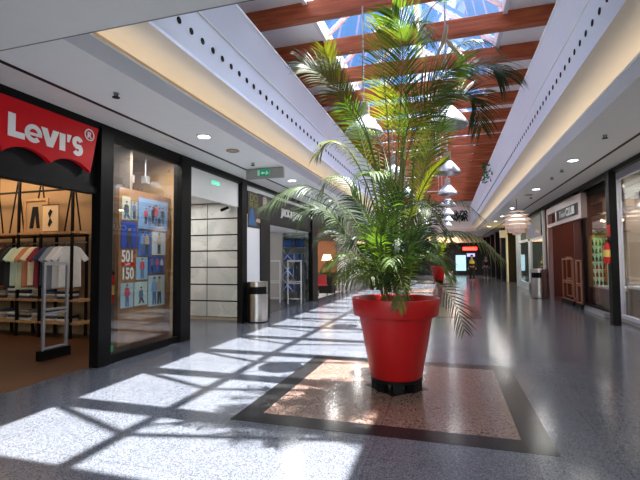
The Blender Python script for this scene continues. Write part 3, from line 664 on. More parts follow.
def clothes(t, h, top, legs, hair=(.03, .02, .015), stride=.18, arm=.08):
    k = h/1.75; g = 1.12
    def S(nm, js, ed, m): skin(nm, [(x*k, y*k, z*k, (r*k if not isinstance(r, tuple) else (r[0]*k, r[1]*k))) for x, y, z, r in js], ed, m, t)
    S('jacket', [(0, 0, .93, (.165, .125)), (0, 0, 1.10, (.15, .115)), (0, 0, 1.32, (.18, .125)), (0, 0, 1.45, (.08, .07)), (.18, 0, 1.42, .07), (.23, .02-arm*.5, 1.14, .054), (.23, -arm, .90, .043), (-.18, 0, 1.42, .07), (-.23, .02+arm*.5, 1.14, .054), (-.23, arm*.6, .90, .043)],
      [(0, 1), (1, 2), (2, 3), (2, 4), (4, 5), (5, 6), (2, 7), (7, 8), (8, 9)], top)
    S('trousers', [(0, 0, .97, (.155, .118)), (.09, 0, .88, .10), (.10, -stride*.6, .50, .072), (.10, -stride*.9, .12, .055), (-.09, 0, .88, .10), (-.10, stride*.2, .50, .072), (-.10, stride, .13, .055)], [(0, 1), (1, 2), (2, 3), (0, 4), (4, 5), (5, 6)], legs)
    part(MB().ball((0, .015*k, 1.70*k), .098*k, (1, 1.08, .85)), 'hair', mat('hair_%d' % int(hair[0]*1000), hair, .8), t, smooth=True)
SKIN = mat('skin', (.5, .32, .24), .6)
# mannequins in J&J
MAN = mat('mannequin_white', (.75, .75, .77), .4)
t = thing('mannequin', (-5.08, 14.45, .0), 'mannequin in a dark outfit beside the far post of the second clothes store', 'mannequin'); body(t, mat('mannequin_dark', (.04, .045, .05), .5), 1.8, .02, .02)
GW = mat('gate_white', (.6, .6, .6), .4)
for x_, lab in ((-5.93, 'white security gate frame on the left of the second clothes store entrance'), (-5.05, 'white security gate frame on the right of the second clothes store entrance')):
    g_ = gate(x_, 13.74, 14.26, 1.5, GW, lab, base=False, along='x'); g_.location.y = 13.95 if x_ < -5.5 else 13.7
# ---------------------------------------------------------------- third shop (cafe) and beyond on the left
struct(MB().box(-XO, WL-.05, 15.4, 20.0, .0, .008), 'floor', mat('cafe_floor', (.6, .6, .6), .3))
struct(MB().box(-XO, WL-.06, 15.36, 15.42, 0, 3.5), 'wall_side', mat('pale_green_wall', (.5, .58, .52), .6))
struct(MB().box(-XO, WL-.05, 19.9, 20.0, 0, 3.5), 'wall_back', mat('cafe_back', (.10, .07, .05), .7))
struct(MB().box(WL-.05, WL+.03, 15.4, 19.9, 2.75, 3.4), 'wall_left', CHAR)
tag(MB().box(WL-.35, WL+.15, 19.85, 22.4, 0, 3.5).build('wall_pillar', mat('pillar_beige', (.42, .38, .35), .6), bevel=.01), 'wide beige pillar beyond the third shop on the left, behind the palm', 'pillar')
wp = at(324, 255, 19.6)
tag(MB().box(wp.x-.35, wp.x+.6, 19.6, 19.75, .9, 2.4).build('menu_panel', mat('orange_panel', (.30, .12, .06), .8)), 'orange wall panel at the back of the third shop on the left', 'panel')
lp = at(327, 248, 18.5)
t = thing('table_lamp', (lp.x, 18.5, .75), 'cream shaded lamp glowing in the third shop on the left', 'lamp')
part(MB().lathe([(.16, 1.0), (.26, .72), (.25, .72), (.15, 1.0)], n=24), 'lamp_shade', mat('lamp_glow', (1, .8, .45), .6, emit=.5), t, smooth=True); part(MB().lathe([(.1, 0), (.1, .03), (.015, .04), (.015, .9)], n=12), 'stem', BLACK, t)
tag(MB().box(lp.x-.3, lp.x+.3, 18.2, 18.8, 0, .75).build('side_cabinet', DARK, bevel=.01), 'dark cabinet under the cream lamp in the third shop', 'cabinet')
def chair(x, y, rz, c, label):
    t = thing('cafe_chair', (x, y, 0), label, 'chair', 'chairs in the third shop'); t.rotation_euler = (0, 0, rz)
    m = mat('chair_'+str(int(c[0]*100)), c, .5)
    part(MB().box(-.2, .2, -.2, .2, .43, .47), 'seat', m, t, bevel=.015); part(MB().box(-.2, .2, .17, .2, .47, .88), 'backrest', m, t, bevel=.012)
    for a in (-1, 1):
        for b in (-1, 1): part(MB().tube([(a*.17, b*.17, .43), (a*.19, b*.19, 0)], .014, 6), 'leg', BLACK, t)
c1 = at(320, 262, 17.0); chair(c1.x+.1, 17.0, .4, (.5, .03, .04), 'red chair at the left side of the third shop')
c2 = at(331, 262, 18.0); chair(c2.x+.5, 17.7, -.3, (.6, .6, .6), 'white chair in the third shop, right of the red one')
for px, Y, lab, m_ in ((337, 18.6, 'seated', MAN), (342, 19.0, 'right-hand', MAN)):
    q = at(px, 262, Y); t = thing('mannequin', (q.x+.25, Y, 0), '%s white mannequin at the back of the third shop' % ('first' if px == 337 else 'second'), 'mannequin'); body(t, m_, 1.65, .03, .04)
# farther left shopfronts
LF = mat('far_front', (.35, .34, .33), .5)
for k, (a, b) in enumerate(((22.4, 26.5), (27.0, 31.5), (32.0, 36.5), (37.0, 41.5))):
    wf = struct(MB().box(WL-.06, WL+.02, a, b, 2.6, 3.42).box(WL-.06, WL+.02, a, b, 0, .12), 'window_%d' % (3+k), (LF, DARK)[k % 2])
    struct(MB().box(WL-.03, WL-.02, a, b, .12, 2.6), 'window_pane', GLASS, parent=wf)
    if k: tag(MB().box(WL-.1, WL+.1, a-.5, a, 0, 3.45).build('wall_pillar', mat('pillar_beige', (.42, .38, .35), .6)), 'beige pillar before the %s far shopfront on the left' % ORD[k], 'pillar')
# ---------------------------------------------------------------- RIGHT SIDE
GX = 3.95
kb = struct(MB().box(3.75, 4.1, 12.4, 14.6, 0, .10).box(3.9, 4.05, YB, 12.0, 0, .08), 'trim_17', mat('kerb', (.25, .25, .26), .3))
post(3.55, 10.9, 11.12, 'black post beside the tan near window on the right, holding the fire extinguisher', .15)
FRW = mat('frame_lavender', (.62, .62, .72), .35)
wf = struct(MB().box(GX-.05, GX+.05, 11.72, 11.88, .08, 3.5).box(GX-.05, GX+.05, YB, 11.8, .08, .16).box(GX-.05, GX+.05, 4.4, 4.5, .08, 3.5).box(GX-.05, GX+.05, YB, 11.8, 3.36, 3.5), 'window_7', FRW)
struct(MB().box(GX-.006, GX+.006, YB, 11.72, .16, 3.36), 'window_pane', GLASS, parent=wf)
struct(MB().box(GX+.2, XO, 11.95, 12.05, 0, 2.75), 'wall_side', mat('tan_panel', (.36, .28, .22), .6, var=.06, vscale=2))
struct(MB().box(GX+.2, XO, 11.93, 12.05, 2.75, 2.92), 'trim_22', mat('ochre_band', (.55, .38, .2), .6))
struct(MB().box(GX+.2, XO, 11.95, 12.05, 2.92, 3.5), 'wall_side', WHITE)
struct(MB().box(6.4, 6.5, YB, 12, 0, 2.55), 'wall_right', mat('tan_panel', (.36, .28, .22), .6, var=.06, vscale=2))
struct(MB().box(6.35, 6.5, YB, 12, 2.55, 2.75), 'trim_18', mat('ochre_band', (.55, .38, .2), .6))
struct(MB().box(6.4, 6.5, YB, 12, 2.75, 3.5), 'wall_right', WHITE)
t = thing('shop_counter', (5.4, 11.5, 0), 'tan counter with a white top behind the near window on the right', 'counter')
part(MB().box(-1.2, .9, -.3, .4, 0, .76), 'counter_body', mat('counter_tan', (.45, .34, .25), .6), t); part(MB().box(-1.27, .92, -.36, .42, .76, .83), 'counter_top', LET, t, bevel=.01)
struct(MB().box(GX+.1, XO, YB, 11.95, 0, .006), 'floor', mat('shop_floor_tan', (.4, .33, .27), .3))
tag(MB().box(4.44, 4.58, 11.84, 11.94, 2.9, 3.1).build('wall_speaker', BLACK, bevel=.01), 'small black speaker box high behind the near window on the right', 'speaker')
extinguisher((3.44, 11.0, 1.38), 'red fire extinguisher mounted on the black post on the right')
tag(MB().box(3.46, 3.472, 10.93, 11.09, 2.0, 2.22).box(3.468, 3.478, 10.9, 11.1, 1.98, 2.24).build('safety_sign', mat('ext_red', (.55, .01, .01), .3)), 'small red fire safety sign above the extinguisher on the black post', 'sign')
# display shop (Y 12.4 - 14.6)
wf = struct(MB().box(GX-.04, GX+.04, 12.35, 12.43, .1, 3.5).box(GX-.04, GX+.04, 14.5, 14.58, .1, 3.5).box(GX-.04, GX+.04, 12.4, 14.55, 3.28, 3.5).box(GX-.04, GX+.04, 12.4, 14.55, .1, .16), 'window_8', BLACK)
struct(MB().box(GX-.006, GX+.006, 12.43, 14.5, .16, 3.28), 'window_pane', GLASS, parent=wf)
struct(MB().box(5.6, 5.7, 12.05, 14.6, 0, 3.5), 'wall_right', mat('display_wall', (.10, .06, .045), .6))
t = thing('display_counter', (4.35, 13.35, 0), 'grey display counter with a white top behind the right-hand bottle window', 'counter')
part(MB().box(-.3, .3, -.85, .7, 0, .66), 'counter_body', mat('counter_grey', (.16, .15, .15), .4), t); part(MB().box(-.33, .33, -.9, .72, .66, .72), 'counter_top', LET, t)
t = thing('display_cabinet', (4.42, 14.4, .0), 'glowing green display cabinet with a wooden frame and rows of small bottles', 'display cabinet')
part(MB().box(-.36, .36, .1, .13, .7, 2.1), 'lit_back', mat('lit_green', (.36, .55, .36), .5, emit=.2), t)
AMB = mat('amber_wood', (.5, .26, .08), .4); fr = MB()
for x in (-.39, -.02, .35): fr.box(x, x+.04, -.13, .13, .68, 2.15)
part(fr.box(-.39, .39, -.13, .13, 2.1, 2.16).box(-.39, .39, -.13, .13, .64, .70), 'cabinet_frame', AMB, t)
part(MB().box(-.39, .39, -.13, .13, 0, .64), 'base', DARK, t)
for z in (.93, 1.16, 1.39, 1.62, 1.85): part(MB().box(-.35, .35, -.1, .1, z, z+.01), 'shelf', ALUW, t)
bt = None
for zi, z in enumerate((.702, .942, 1.172, 1.402, 1.632, 1.862)):
    for yi in range(7):
        if bt is None:
            bt = MB().lathe([(0, 0), (.03, 0), (.03, .10), (.012, .13), (.012, .17), (0, .17)], n=10).build('bottle', mat('bottle_dark', (.03, .05, .03), .2), smooth=True); o = bt
        else: o = bt.copy(); COL.objects.link(o)
        o.location = (4.42-.29+.095*yi+(.02 if yi > 3 else -.02), 14.36, z); tag(o, 'small dark bottle in the glowing green cabinet, %s row up, %s from the left' % (ORD[zi], ORD[yi]), 'bottle', 'bottles in the glowing cabinet')
# twigs and bulbs standing in for the globe lamp's reflection in the glass
t = thing('globe_reflection', (4.42, 13.7, 2.5), 'pale twig shape standing in for the globe lamp reflection over the bottle window on the right', 'chandelier')
tw = MB()
for k in range(46):
    a = random.uniform(0, 2*PI); r = random.uniform(.2, .38); z = random.uniform(-.2, .25)
    tw.tube([(0, 0, 0), (r*.5*math.cos(a), r*.5*math.sin(a), z*.9+.06), (r*math.cos(a), r*math.sin(a), z)], [.012, .009, .004], 5)
part(tw, 'twigs', mat('twig', (.6, .52, .45), .6), t); part(MB().tube([(0, 0, 0), (0, 0, .95)], .01), 'cord', BLACK, t)
for k in range(6):
    a = k*PI/3; part(MB().ball((.25*math.cos(a), .25*math.sin(a), .05), .03), 'bulb', REFLGLOW, t, smooth=True)
# CLUB store 14.6 - 18.2
struct(MB().box(3.7, XO, 14.6, 18.5, 0, .008), 'floor', mat('club_floor', (.06, .03, .025), .3))
struct(MB().box(6.5, 6.6, 14.6, 18.5, 0, 3.5), 'wall_right', mat('club_wall', (.09, .022, .018), .6))
struct(MB().box(3.7, XO, 18.5, 18.6, 0, 3.5), 'wall_side', mat('club_wall', (.09, .022, .018), .6))
struct(MB().box(3.7, XO, 14.6, 14.66, 0, 3.5), 'wall_side', mat('club_wall', (.09, .022, .018), .6))
fb = thing('store_fascia', (3.6, 13.35, 2.6), 'pinkish metal framed sign box reading Tino CLUB above the dark red store on the right', 'fascia')
PK = mat('pink_grey_frame', (.36, .29, .29), .35, .4)
part(MB().box(-.03, .12, 0, 4.3, .50, .72), 'frame_rail', PK, fb); part(MB().box(-.03, .12, 0, 4.3, .02, .14), 'frame_rail', PK, fb)
part(MB().box(-.03, .12, 0, .25, .14, .50), 'frame_stile', PK, fb); part(MB().box(-.03, .12, 2.75, 2.95, .14, .50), 'frame_stile', PK, fb); part(MB().box(-.03, .12, 4.15, 4.3, -2.6, .50), 'frame_stile', PK, fb)
part(MB().box(.0, .06, .25, 2.75, .14, .50), 'sign_panel', CHAR, fb)
U2 = (0, -1, 0)
text_obj('Tino', 'lettering', LET, .30, frameM((-.02, 2.45, .22), U2, V), fb, bold=-.005, ext=.008, xs=1.3)
text_obj('CLUB', 'lettering', LET, .34, frameM((-.02, 1.65, .22), U2, V), fb, bold=.03, ext=.008, xs=1.15)
OG = mat('gate_amber_light', (.35, .15, .08), .35, .2)  # amber light falling on the gates is put into their colour
gate(3.72, 14.9, 16.2, 1.5, OG, 'amber-lit security gate frame on the right of the dark red store entrance')
gate(4.1, 16.6, 17.3, 1.55, OG, 'amber-lit security gate frame deeper in the dark red store entrance')
gate(3.72, 14.1, 14.6, 1.45, OG, 'narrow amber-lit security gate frame next to the bottle window')
t = thing('exit_sign', (4.3, 14.9, 2.28), 'small red and orange lit sign hanging inside the dark red store', 'exit sign')
part(MB().box(-.14, .14, -.02, .02, 0, .22), 'lamp_box', mat('exit_red', (.8, .06, .02), .4, emit=.5), t); part(MB().box(.02, .12, -.025, -.02, .03, .19), 'arrow_panel', mat('exit_or', (.9, .45, .1), .4, emit=.5), t)
part(MB().tube([(0, 0, .22), (0, 0, 1.24)], .01), 'hanger_rod', BLACK, t)
t = thing('display_shelf', (5.6, 17.6, 0), 'tall wooden display shelf with lit products in the dark red store', 'shelf')
for x in (-.5, .5): part(MB().box(x-.02, x+.02, -.15, .15, 0, 2.1), 'upright', mat('amber_wood', (.5, .26, .08), .4), t)
for z in (.3, .75, 1.2, 1.65, 2.05): part(MB().box(-.5, .5, -.15, .15, z, z+.03), 'shelf_board', mat('amber_wood', (.5, .26, .08), .4), t)
for k in range(10):
    c = random.choice([(.6, .15, .05), (.5, .4, .3), (.1, .1, .15), (.65, .5, .2)])
    z = (.33, .78, 1.23, 1.68)[k % 4]
    o = MB().box(-.07, .07, -.06, .06, 0, random.uniform(.15, .3)).build('product_box', mat('prod_%d' % int(c[0]*100), c, .5), bevel=.01); o.location = (5.2+.22*(k//4)+.1*(k % 2), 17.58, z+.0)
    tag(o, 'small product box on the %s board of the amber display shelf, %s from left' % (ORD[k % 4], ORD[k//4]), 'box', 'products in the dark red store')
# next shop 18.6 - 25
WG = mat('frame_greenish', (.62, .68, .64), .4)
wf = struct(MB().box(3.62, 3.72, 18.6, 18.75, 0, 3.5).box(3.62, 3.72, 21.4, 21.9, 0, 3.5).box(3.62, 3.72, 24.6, 25.1, 0, 3.5).box(3.62, 3.72, 18.7, 24.7, 2.3, 2.42).box(3.62, 3.74, 18.7, 24.7, 0, .35), 'window_9', WG)
struct(MB().box(3.66, 3.67, 18.75, 24.6, .35, 2.3), 'window_pane', GLASS, parent=wf)
struct(MB().box(5.9, 6.0, 18.6, 25.1, 0, 3.5), 'wall_right', mat('green_grey', (.14, .17, .15), .6))
struct(MB().box(3.7, 6, 25.1, 25.2, 0, 3.5), 'wall_side', mat('green_grey', (.3, .34, .3), .6))
t = thing('window_poster', (3.58, 18.75, 2.42), 'dark poster with a blue shape over the mannequin window on the right', 'poster')
part(MB().box(0, .05, .0, 3.4, 0, .85), 'sheet', mat('ad_black', (.02, .018, .017), .4), t)
part(MB().prism([(-.003, 1.2, .02), (-.003, 1.9, .02), (-.003, 3.0, .8), (-.003, 2.5, .82)], (.002, 0, 0)), 'blue_shape', mat('ad_blue2', (.05, .14, .35), .5), t)
part(MB().prism([(-.003, .3, .1), (-.003, 1.1, .2), (-.003, 1.0, .3), (-.003, .3, .2)], (.002, 0, 0)), 'pale_shape', mat('ad_skin', (.42, .27, .20), .5), t)
t = thing('mannequin', (4.1, 19.0, .9), 'white mannequin standing on a plinth behind the window above the right-hand bin', 'mannequin'); body(t, MAN, 1.2, .2, .12)
tag(MB().box(3.8, 4.5, 18.75, 19.6, .35, .9).build('display_plinth', WG, bevel=.01), 'pale plinth under the white mannequin on the right', 'plinth')
PC = [('yellow', (.7, .5, .05)), ('green', (.1, .35, .12)), ('red', (.5, .05, .03)), ('amber', (.7, .35, .06)), ('olive', (.3, .32, .08)), ('cream', (.75, .7, .5)), ('purple', (.12, .08, .3))]
pm = [mat('prod_'+n_, c, .5, var=.2, vscale=15) for n_, c in PC]
t = thing('display_shelving', (5.6, 22.0, 0), 'dark shelving full of colourful goods behind the mannequin window', 'shelf')
for z in (.5, 1.0, 1.5, 2.0): part(MB().box(-.2, .2, -3.1, 3.0, z, z+.03), 'shelf_board', DARK, t)
for y in (-3.1, -1.0, 1.0, 2.97): part(MB().box(-.2, .2, y, y+.03, 0, 2.4), 'upright', DARK, t)
for i in range(4):
    for k in range(14):
        n_ = random.randrange(7); z = .53+.5*i; s = random.uniform(.10, .17)
        o = MB().lathe([(0, 0), (s*.8, 0), (s, s*.6), (s*.7, s*1.6), (s*.3, s*2), (0, s*2)], n=10).build('vase' if k % 2 else 'basket', pm[n_], smooth=True); o.location = (5.5, 19.2+.42*k, z)
        tag(o, '%s ornament on the %s shelf behind the mannequin window, %s from the near end' % (PC[n_][0], ORD[i], ORD[k]), 'ornament', 'ornaments behind the mannequin window')
# gold display 25.2-29.9
wf = struct(MB().box(3.6, 3.7, 25.2, 25.5, 0, 3.5).box(3.6, 3.7, 29.5, 29.9, 0, 3.5), 'window_10', WG)
tag(MB().box(4.2, 4.3, 25.6, 29.4, .2, 3.2).build('lit_display_wall', mat('gold_lit', (.75, .48, .12), .5, var=.6, vscale=5, emit=.5)), 'golden lit display wall far down on the right', 'display wall')
struct(MB().box(3.7, 6, 29.9, 30.0, 0, 3.5), 'wall_side', DARK)
t = thing('hanging_shop_sign', (3.25, 27.5, 2.75), 'small white square sign projecting from the far right shopfronts', 'sign'); part(MB().box(-.25, .15, -.03, .03, 0, .45), 'sign_panel', LET, t); part(MB().box(.15, .4, -.015, .015, .2, .25), 'bracket', BLACK, t)
for k, y in enumerate((30.0, 33.5, 37.0, 40.5)):
    post(3.5, y, y+.5, 'dark far post on the right, %s beyond the golden display' % ORD[k], .3, DARK)
struct(MB().box(3.9, 4.0, 30.0, YEND, 0, 3.5), 'wall_right', DARK)
# globe lamp
gp = at(517, 222, 15.5)
t = thing('globe_pendant', (gp.x, 15.5, gp.z), 'pinkish petal globe lamp hanging near the right-hand shops', 'pendant lamp')
part(MB().tube([(0, 0, .3), (0, 0, 3.5-gp.z)], .008), 'cord', BLACK, t)
PET = mat('petal', (.78, .66, .60), .5)
pe = MB()
for r_ in range(7):
    th0 = PI*(.12+.115*r_); th1 = th0+.30
    n = max(5, int(13*math.sin(th0+.15)))
    for k in range(n):
        a = 2*PI*(k+.5*(r_ % 2))/n; da = 2*PI/n*.58
        P = lambda th, aa, R: Vector((R*math.sin(th)*math.cos(aa), R*math.sin(th)*math.sin(aa), R*math.cos(th)))
        pe.quad(P(th0, a-da, .36), P(th0, a+da, .36), P(th1, a+da*.9, .45), P(th1, a-da*.9, .45))
part(pe, 'petals', PET, t); part(MB().ball((0, 0, 0), .26, n=20), 'inner_globe', mat('globe_glow', (1, .88, .75), .5, emit=.5), t, smooth=True)
# trailing plant on the right gallery edge
t = thing('trailing_plant', (1.50, 17.2, 5.0), 'green trailing plant spilling over the right gallery edge', 'plant')
tp = MB()
for k in range(110):
    a = random.uniform(-1, 1); p = Vector((random.uniform(-.16, .1), a*.8, random.uniform(-.6, .18)*(1-abs(a)*.5))); q = p+Vector((random.uniform(-.12, .05), random.uniform(-.12, .12), -random.uniform(.02, .14))); w = Vector((random.uniform(-1, 1), random.uniform(-1, 1), random.uniform(-1, 1))).normalized()*.035
    tp.quad(p-w*.3, p+w*.3, q+w, q-w)
part(tp, 'foliage', leafmat('ivy_leaf', (.02, .12, .04), .3), t)
t = thing('trailing_plant', (.9, YE-.35, 5.0), 'dark trailing plant over the end wall of the atrium', 'plant')
tp = MB()
for k in range(160):
    p = Vector((random.uniform(-1.4, .5), random.uniform(-.1, .1), random.uniform(-.55, .1))); q = p+Vector((random.uniform(-.2, .2), random.uniform(-.1, .1), -random.uniform(.05, .3))); w = Vector((random.uniform(-1, 1), random.uniform(-.3, .3), random.uniform(-1, 1))).normalized()*.06
    tp.quad(p-w*.3, p+w*.3, q+w, q-w)
part(tp, 'foliage', leafmat('ivy_leaf_dark', (.012, .04, .018), .2), t)
# ---------------------------------------------------------------- far end
struct(MB().box(CX-3.6, CX+3.6, 40.0, 40.2, 2.95, 3.5), 'wall_back', mat('tan_bulkhead', (.75, .5, .33), .5))
struct(MB().box(-5, 4, 42.0, 42.1, 0, 3.5), 'wall_back', DARK)
for k, (x0, x1, z0, z1, c, e, lab) in enumerate(((1.35, 2.6, 2.3, 2.6, (.9, .03, .02), 2.0, 'glowing red shop sign at the far end of the corridor'),
        (.7, 1.6, .4, 1.85, (.25, .42, .5), .5, 'pale blue lit shop window at the far end of the corridor'), (1.7, 2.4, 1.7, 2.0, (.3, .3, .6), .5, 'violet lit screen at the far end of the corridor'))):
    tag(MB().box(x0, x1, 41.9, 41.97, z0, z1).build(('shop_sign', 'lit_shop_window', 'lit_screen')[k], mat('far_lit%d' % k, c, .5, emit=e, var=.5, vscale=2)), lab, ('sign', 'shop window', 'screen')[k])
tag(MB().box(-1.4, .4, 41.2, 41.6, 0, .35).build('low_bench', LET, bevel=.02), 'white low bench at the far end of the corridor', 'bench')
p = at(472, 268, 30)
t = thing('person', (p.x, 30, 0), 'person in dark clothes with a yellow vest walking at the far end', 'person'); body(t, SKIN, 1.75); clothes(t, 1.75, mat('coat_dark', (.02, .02, .025), .8), mat('trousers_dark', (.015, .015, .02), .8))
part(MB().lathe([(.17, 1.18), (.185, 1.2), (.185, 1.32), (.17, 1.34)], n=16, M=Matrix.Diagonal((1, .78, 1))), 'yellow_vest', mat('hi_vis', (.7, .7, .05), .7), t, smooth=True)
p = at(486, 267, 34)
t = thing('person', (p.x, 34, 0), 'person in a dark coat near the right-hand shops at the far end', 'person'); body(t, SKIN, 1.7); clothes(t, 1.7, mat('coat_black', (.025, .02, .03), .8), mat('trousers_grey', (.10, .10, .12), .8))

# ---------------------------------------------------------------- potted palms
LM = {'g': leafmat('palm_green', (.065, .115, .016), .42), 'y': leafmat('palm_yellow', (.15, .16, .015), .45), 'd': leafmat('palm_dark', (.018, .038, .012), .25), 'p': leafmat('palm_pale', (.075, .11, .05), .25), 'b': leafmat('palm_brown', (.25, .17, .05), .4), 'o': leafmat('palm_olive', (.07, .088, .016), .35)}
STEMM = mat('palm_stem', (.10, .13, .03), .5, var=.3, vscale=10)
CANE = mat('palm_cane', (.16, .14, .05), .6, var=.4, vscale=12)
SHE = mat('dry_sheath', (.62, .52, .38), .7)
def catmull(P, n):
    P = [Vector(p) for p in P]; P = [P[0]*2-P[1]]+P+[P[-1]*2-P[-2]]; out = []
    seg = len(P)-3
    for i in range(n+1):
        u = i/n*seg; k = min(int(u), seg-1); t = u-k; a, b, c, d_ = P[k:k+4]
        out.append(.5*((2*b)+(c-a)*t+(2*a-5*b+4*c-d_)*t*t+(3*b-a-3*c+d_)*t*t*t))
    return out
def frond(t, pts, L=.4, m='g', droop=.35, start=.3, npair=30, face=None, rr=.011, wid=.0068, lift=.25, seed=0, sweep=.70):
    rnd = random.Random(seed); C_ = catmull(pts, 40); n = len(C_)
    part(MB().tube(C_[::2], [rr*(1-.8*i/(len(C_[::2])-1)) for i in range(len(C_[::2]))], 5), 'frond_stalk', STEMM, t)
    mb = MB(); bm = mb.bm
    for k in range(npair):
        u = start+(1-start)*(k+.3)/npair; f = u*(n-1); i = min(int(f), n-2); p = C_[i].lerp(C_[i+1], f-i); T = (C_[min(i+2, n-1)]-C_[max(i-1, 0)]).normalized()
        up = Vector(face) if face else Vector((0, -.35, 1))
        N_ = up-T*up.dot(T)
        if N_.length < .05: N_ = Vector((0, -1, 0))
        N_.normalize(); S = T.cross(N_)
        v = (u-start)/(1-start); ln = L*(.35+.65*math.sin(PI*min(1, .12+v*.80))**.7)*(1 if v < .9 else 1.1-v*.35)
        sw = sweep+.38*v
        for sd in (-1, 1):
            l2 = ln*rnd.uniform(.86, 1.1); d0 = (S*sd*math.cos(sw)+T*math.sin(sw)+N_*lift*rnd.uniform(.5, 1.3)+Vector([rnd.uniform(-.07, .07) for _ in range(3)])).normalized()
            q = p.copy(); dd = d0.copy(); seg = 5; rows = []; wv0 = dd.cross(N_).normalized()
            for j in range(seg+1):
                w = wid*(.55, 1, 1, .85, .55, .06)[j]; wv = dd.cross(N_)
                wv = wv.normalized() if wv.length > .1 else wv0
                rows.append((bm.verts.new(q-wv*w), bm.verts.new(q+wv*w)))
                dd = (dd+Vector((0, 0, -droop*(.18+.16*j)))).normalized(); q = q+dd*(l2/seg)
            for a, b in zip(rows, rows[1:]): bm.faces.new([a[0], a[1], b[1], b[0]])
    return part(mb, 'frond', LM[m], t)
PY = 5.1
def pot(t, R=.50, h=.95):
    # stand + flower pot with a deep rim
    k = R/.50
    part(MB().lathe([(0, .135), (.285*k, .135), (.30*k, .15), (.43*k, .85), (.435*k, .85), (.488*k, .85), (.495*k, .865), (.510*k, 1.035), (.505*k, 1.05), (.485*k, 1.05), (.47*k, 1.03), (.46*k, .9), (0, .9)], n=72), 'pot', POT, t, smooth=True)
    s_ = MB().lathe([(0, .10), (.285*k, .10), (.30*k, .11), (.30*k, .135), (0, .135)], n=48)
    part(s_, 'stand_plate', BLACK, t)
    for i in range(8):
        a = i*PI/4+.2; M = Matrix.Rotation(a, 4, 'Z')
        part(MB().box(.20*k, .29*k, -.05, .05, 0, .105, M), 'stand_foot', BLACK, t)
    part(MB().lathe([(0, .97), (.30*k, .96), (.466*k, .955)], n=40), 'soil', SOIL, t, smooth=True)
main = thing('potted_palm', (CX, PY, 0), 'large areca palm in a big red pot on the pink granite square', 'potted palm')
pot(main)
def L_(px, py, dY): return at(px, py, PY+dY)-Vector((CX, PY, 0))
canes = [[(378, 290, .0), (383, 240, .0), (387, 190, .0), (384, 160, 0)], [(386, 292, -.1), (390, 240, -.1), (395, 190, -.1), (397, 150, -.1)], [(395, 292, .05), (396, 230, .05), (400, 180, .0), (403, 135, 0)], [(402, 290, .1), (404, 240, .1), (403, 200, .1), (402, 165, .1)],
         [(408, 290, .15), (412, 240, .15), (412, 200, .2), (414, 150, .2)], [(372, 290, .1), (374, 245, .1), (378, 210, .15), (372, 180, .15)], [(390, 292, .2), (384, 230, .2), (380, 180, .3), (378, 150, .3)], [(398, 290, -.15), (407, 250, -.15), (408, 215, -.2), (412, 190, -.2)]]
for k, c in enumerate(canes):
    part(MB().tube(catmull([L_(*q) for q in c], 14), [.024-.011*i/14 for i in range(15)], 8), 'cane', CANE if k % 2 else STEMM, main, smooth=True)
CAMF = (-.29, -.9, .35)
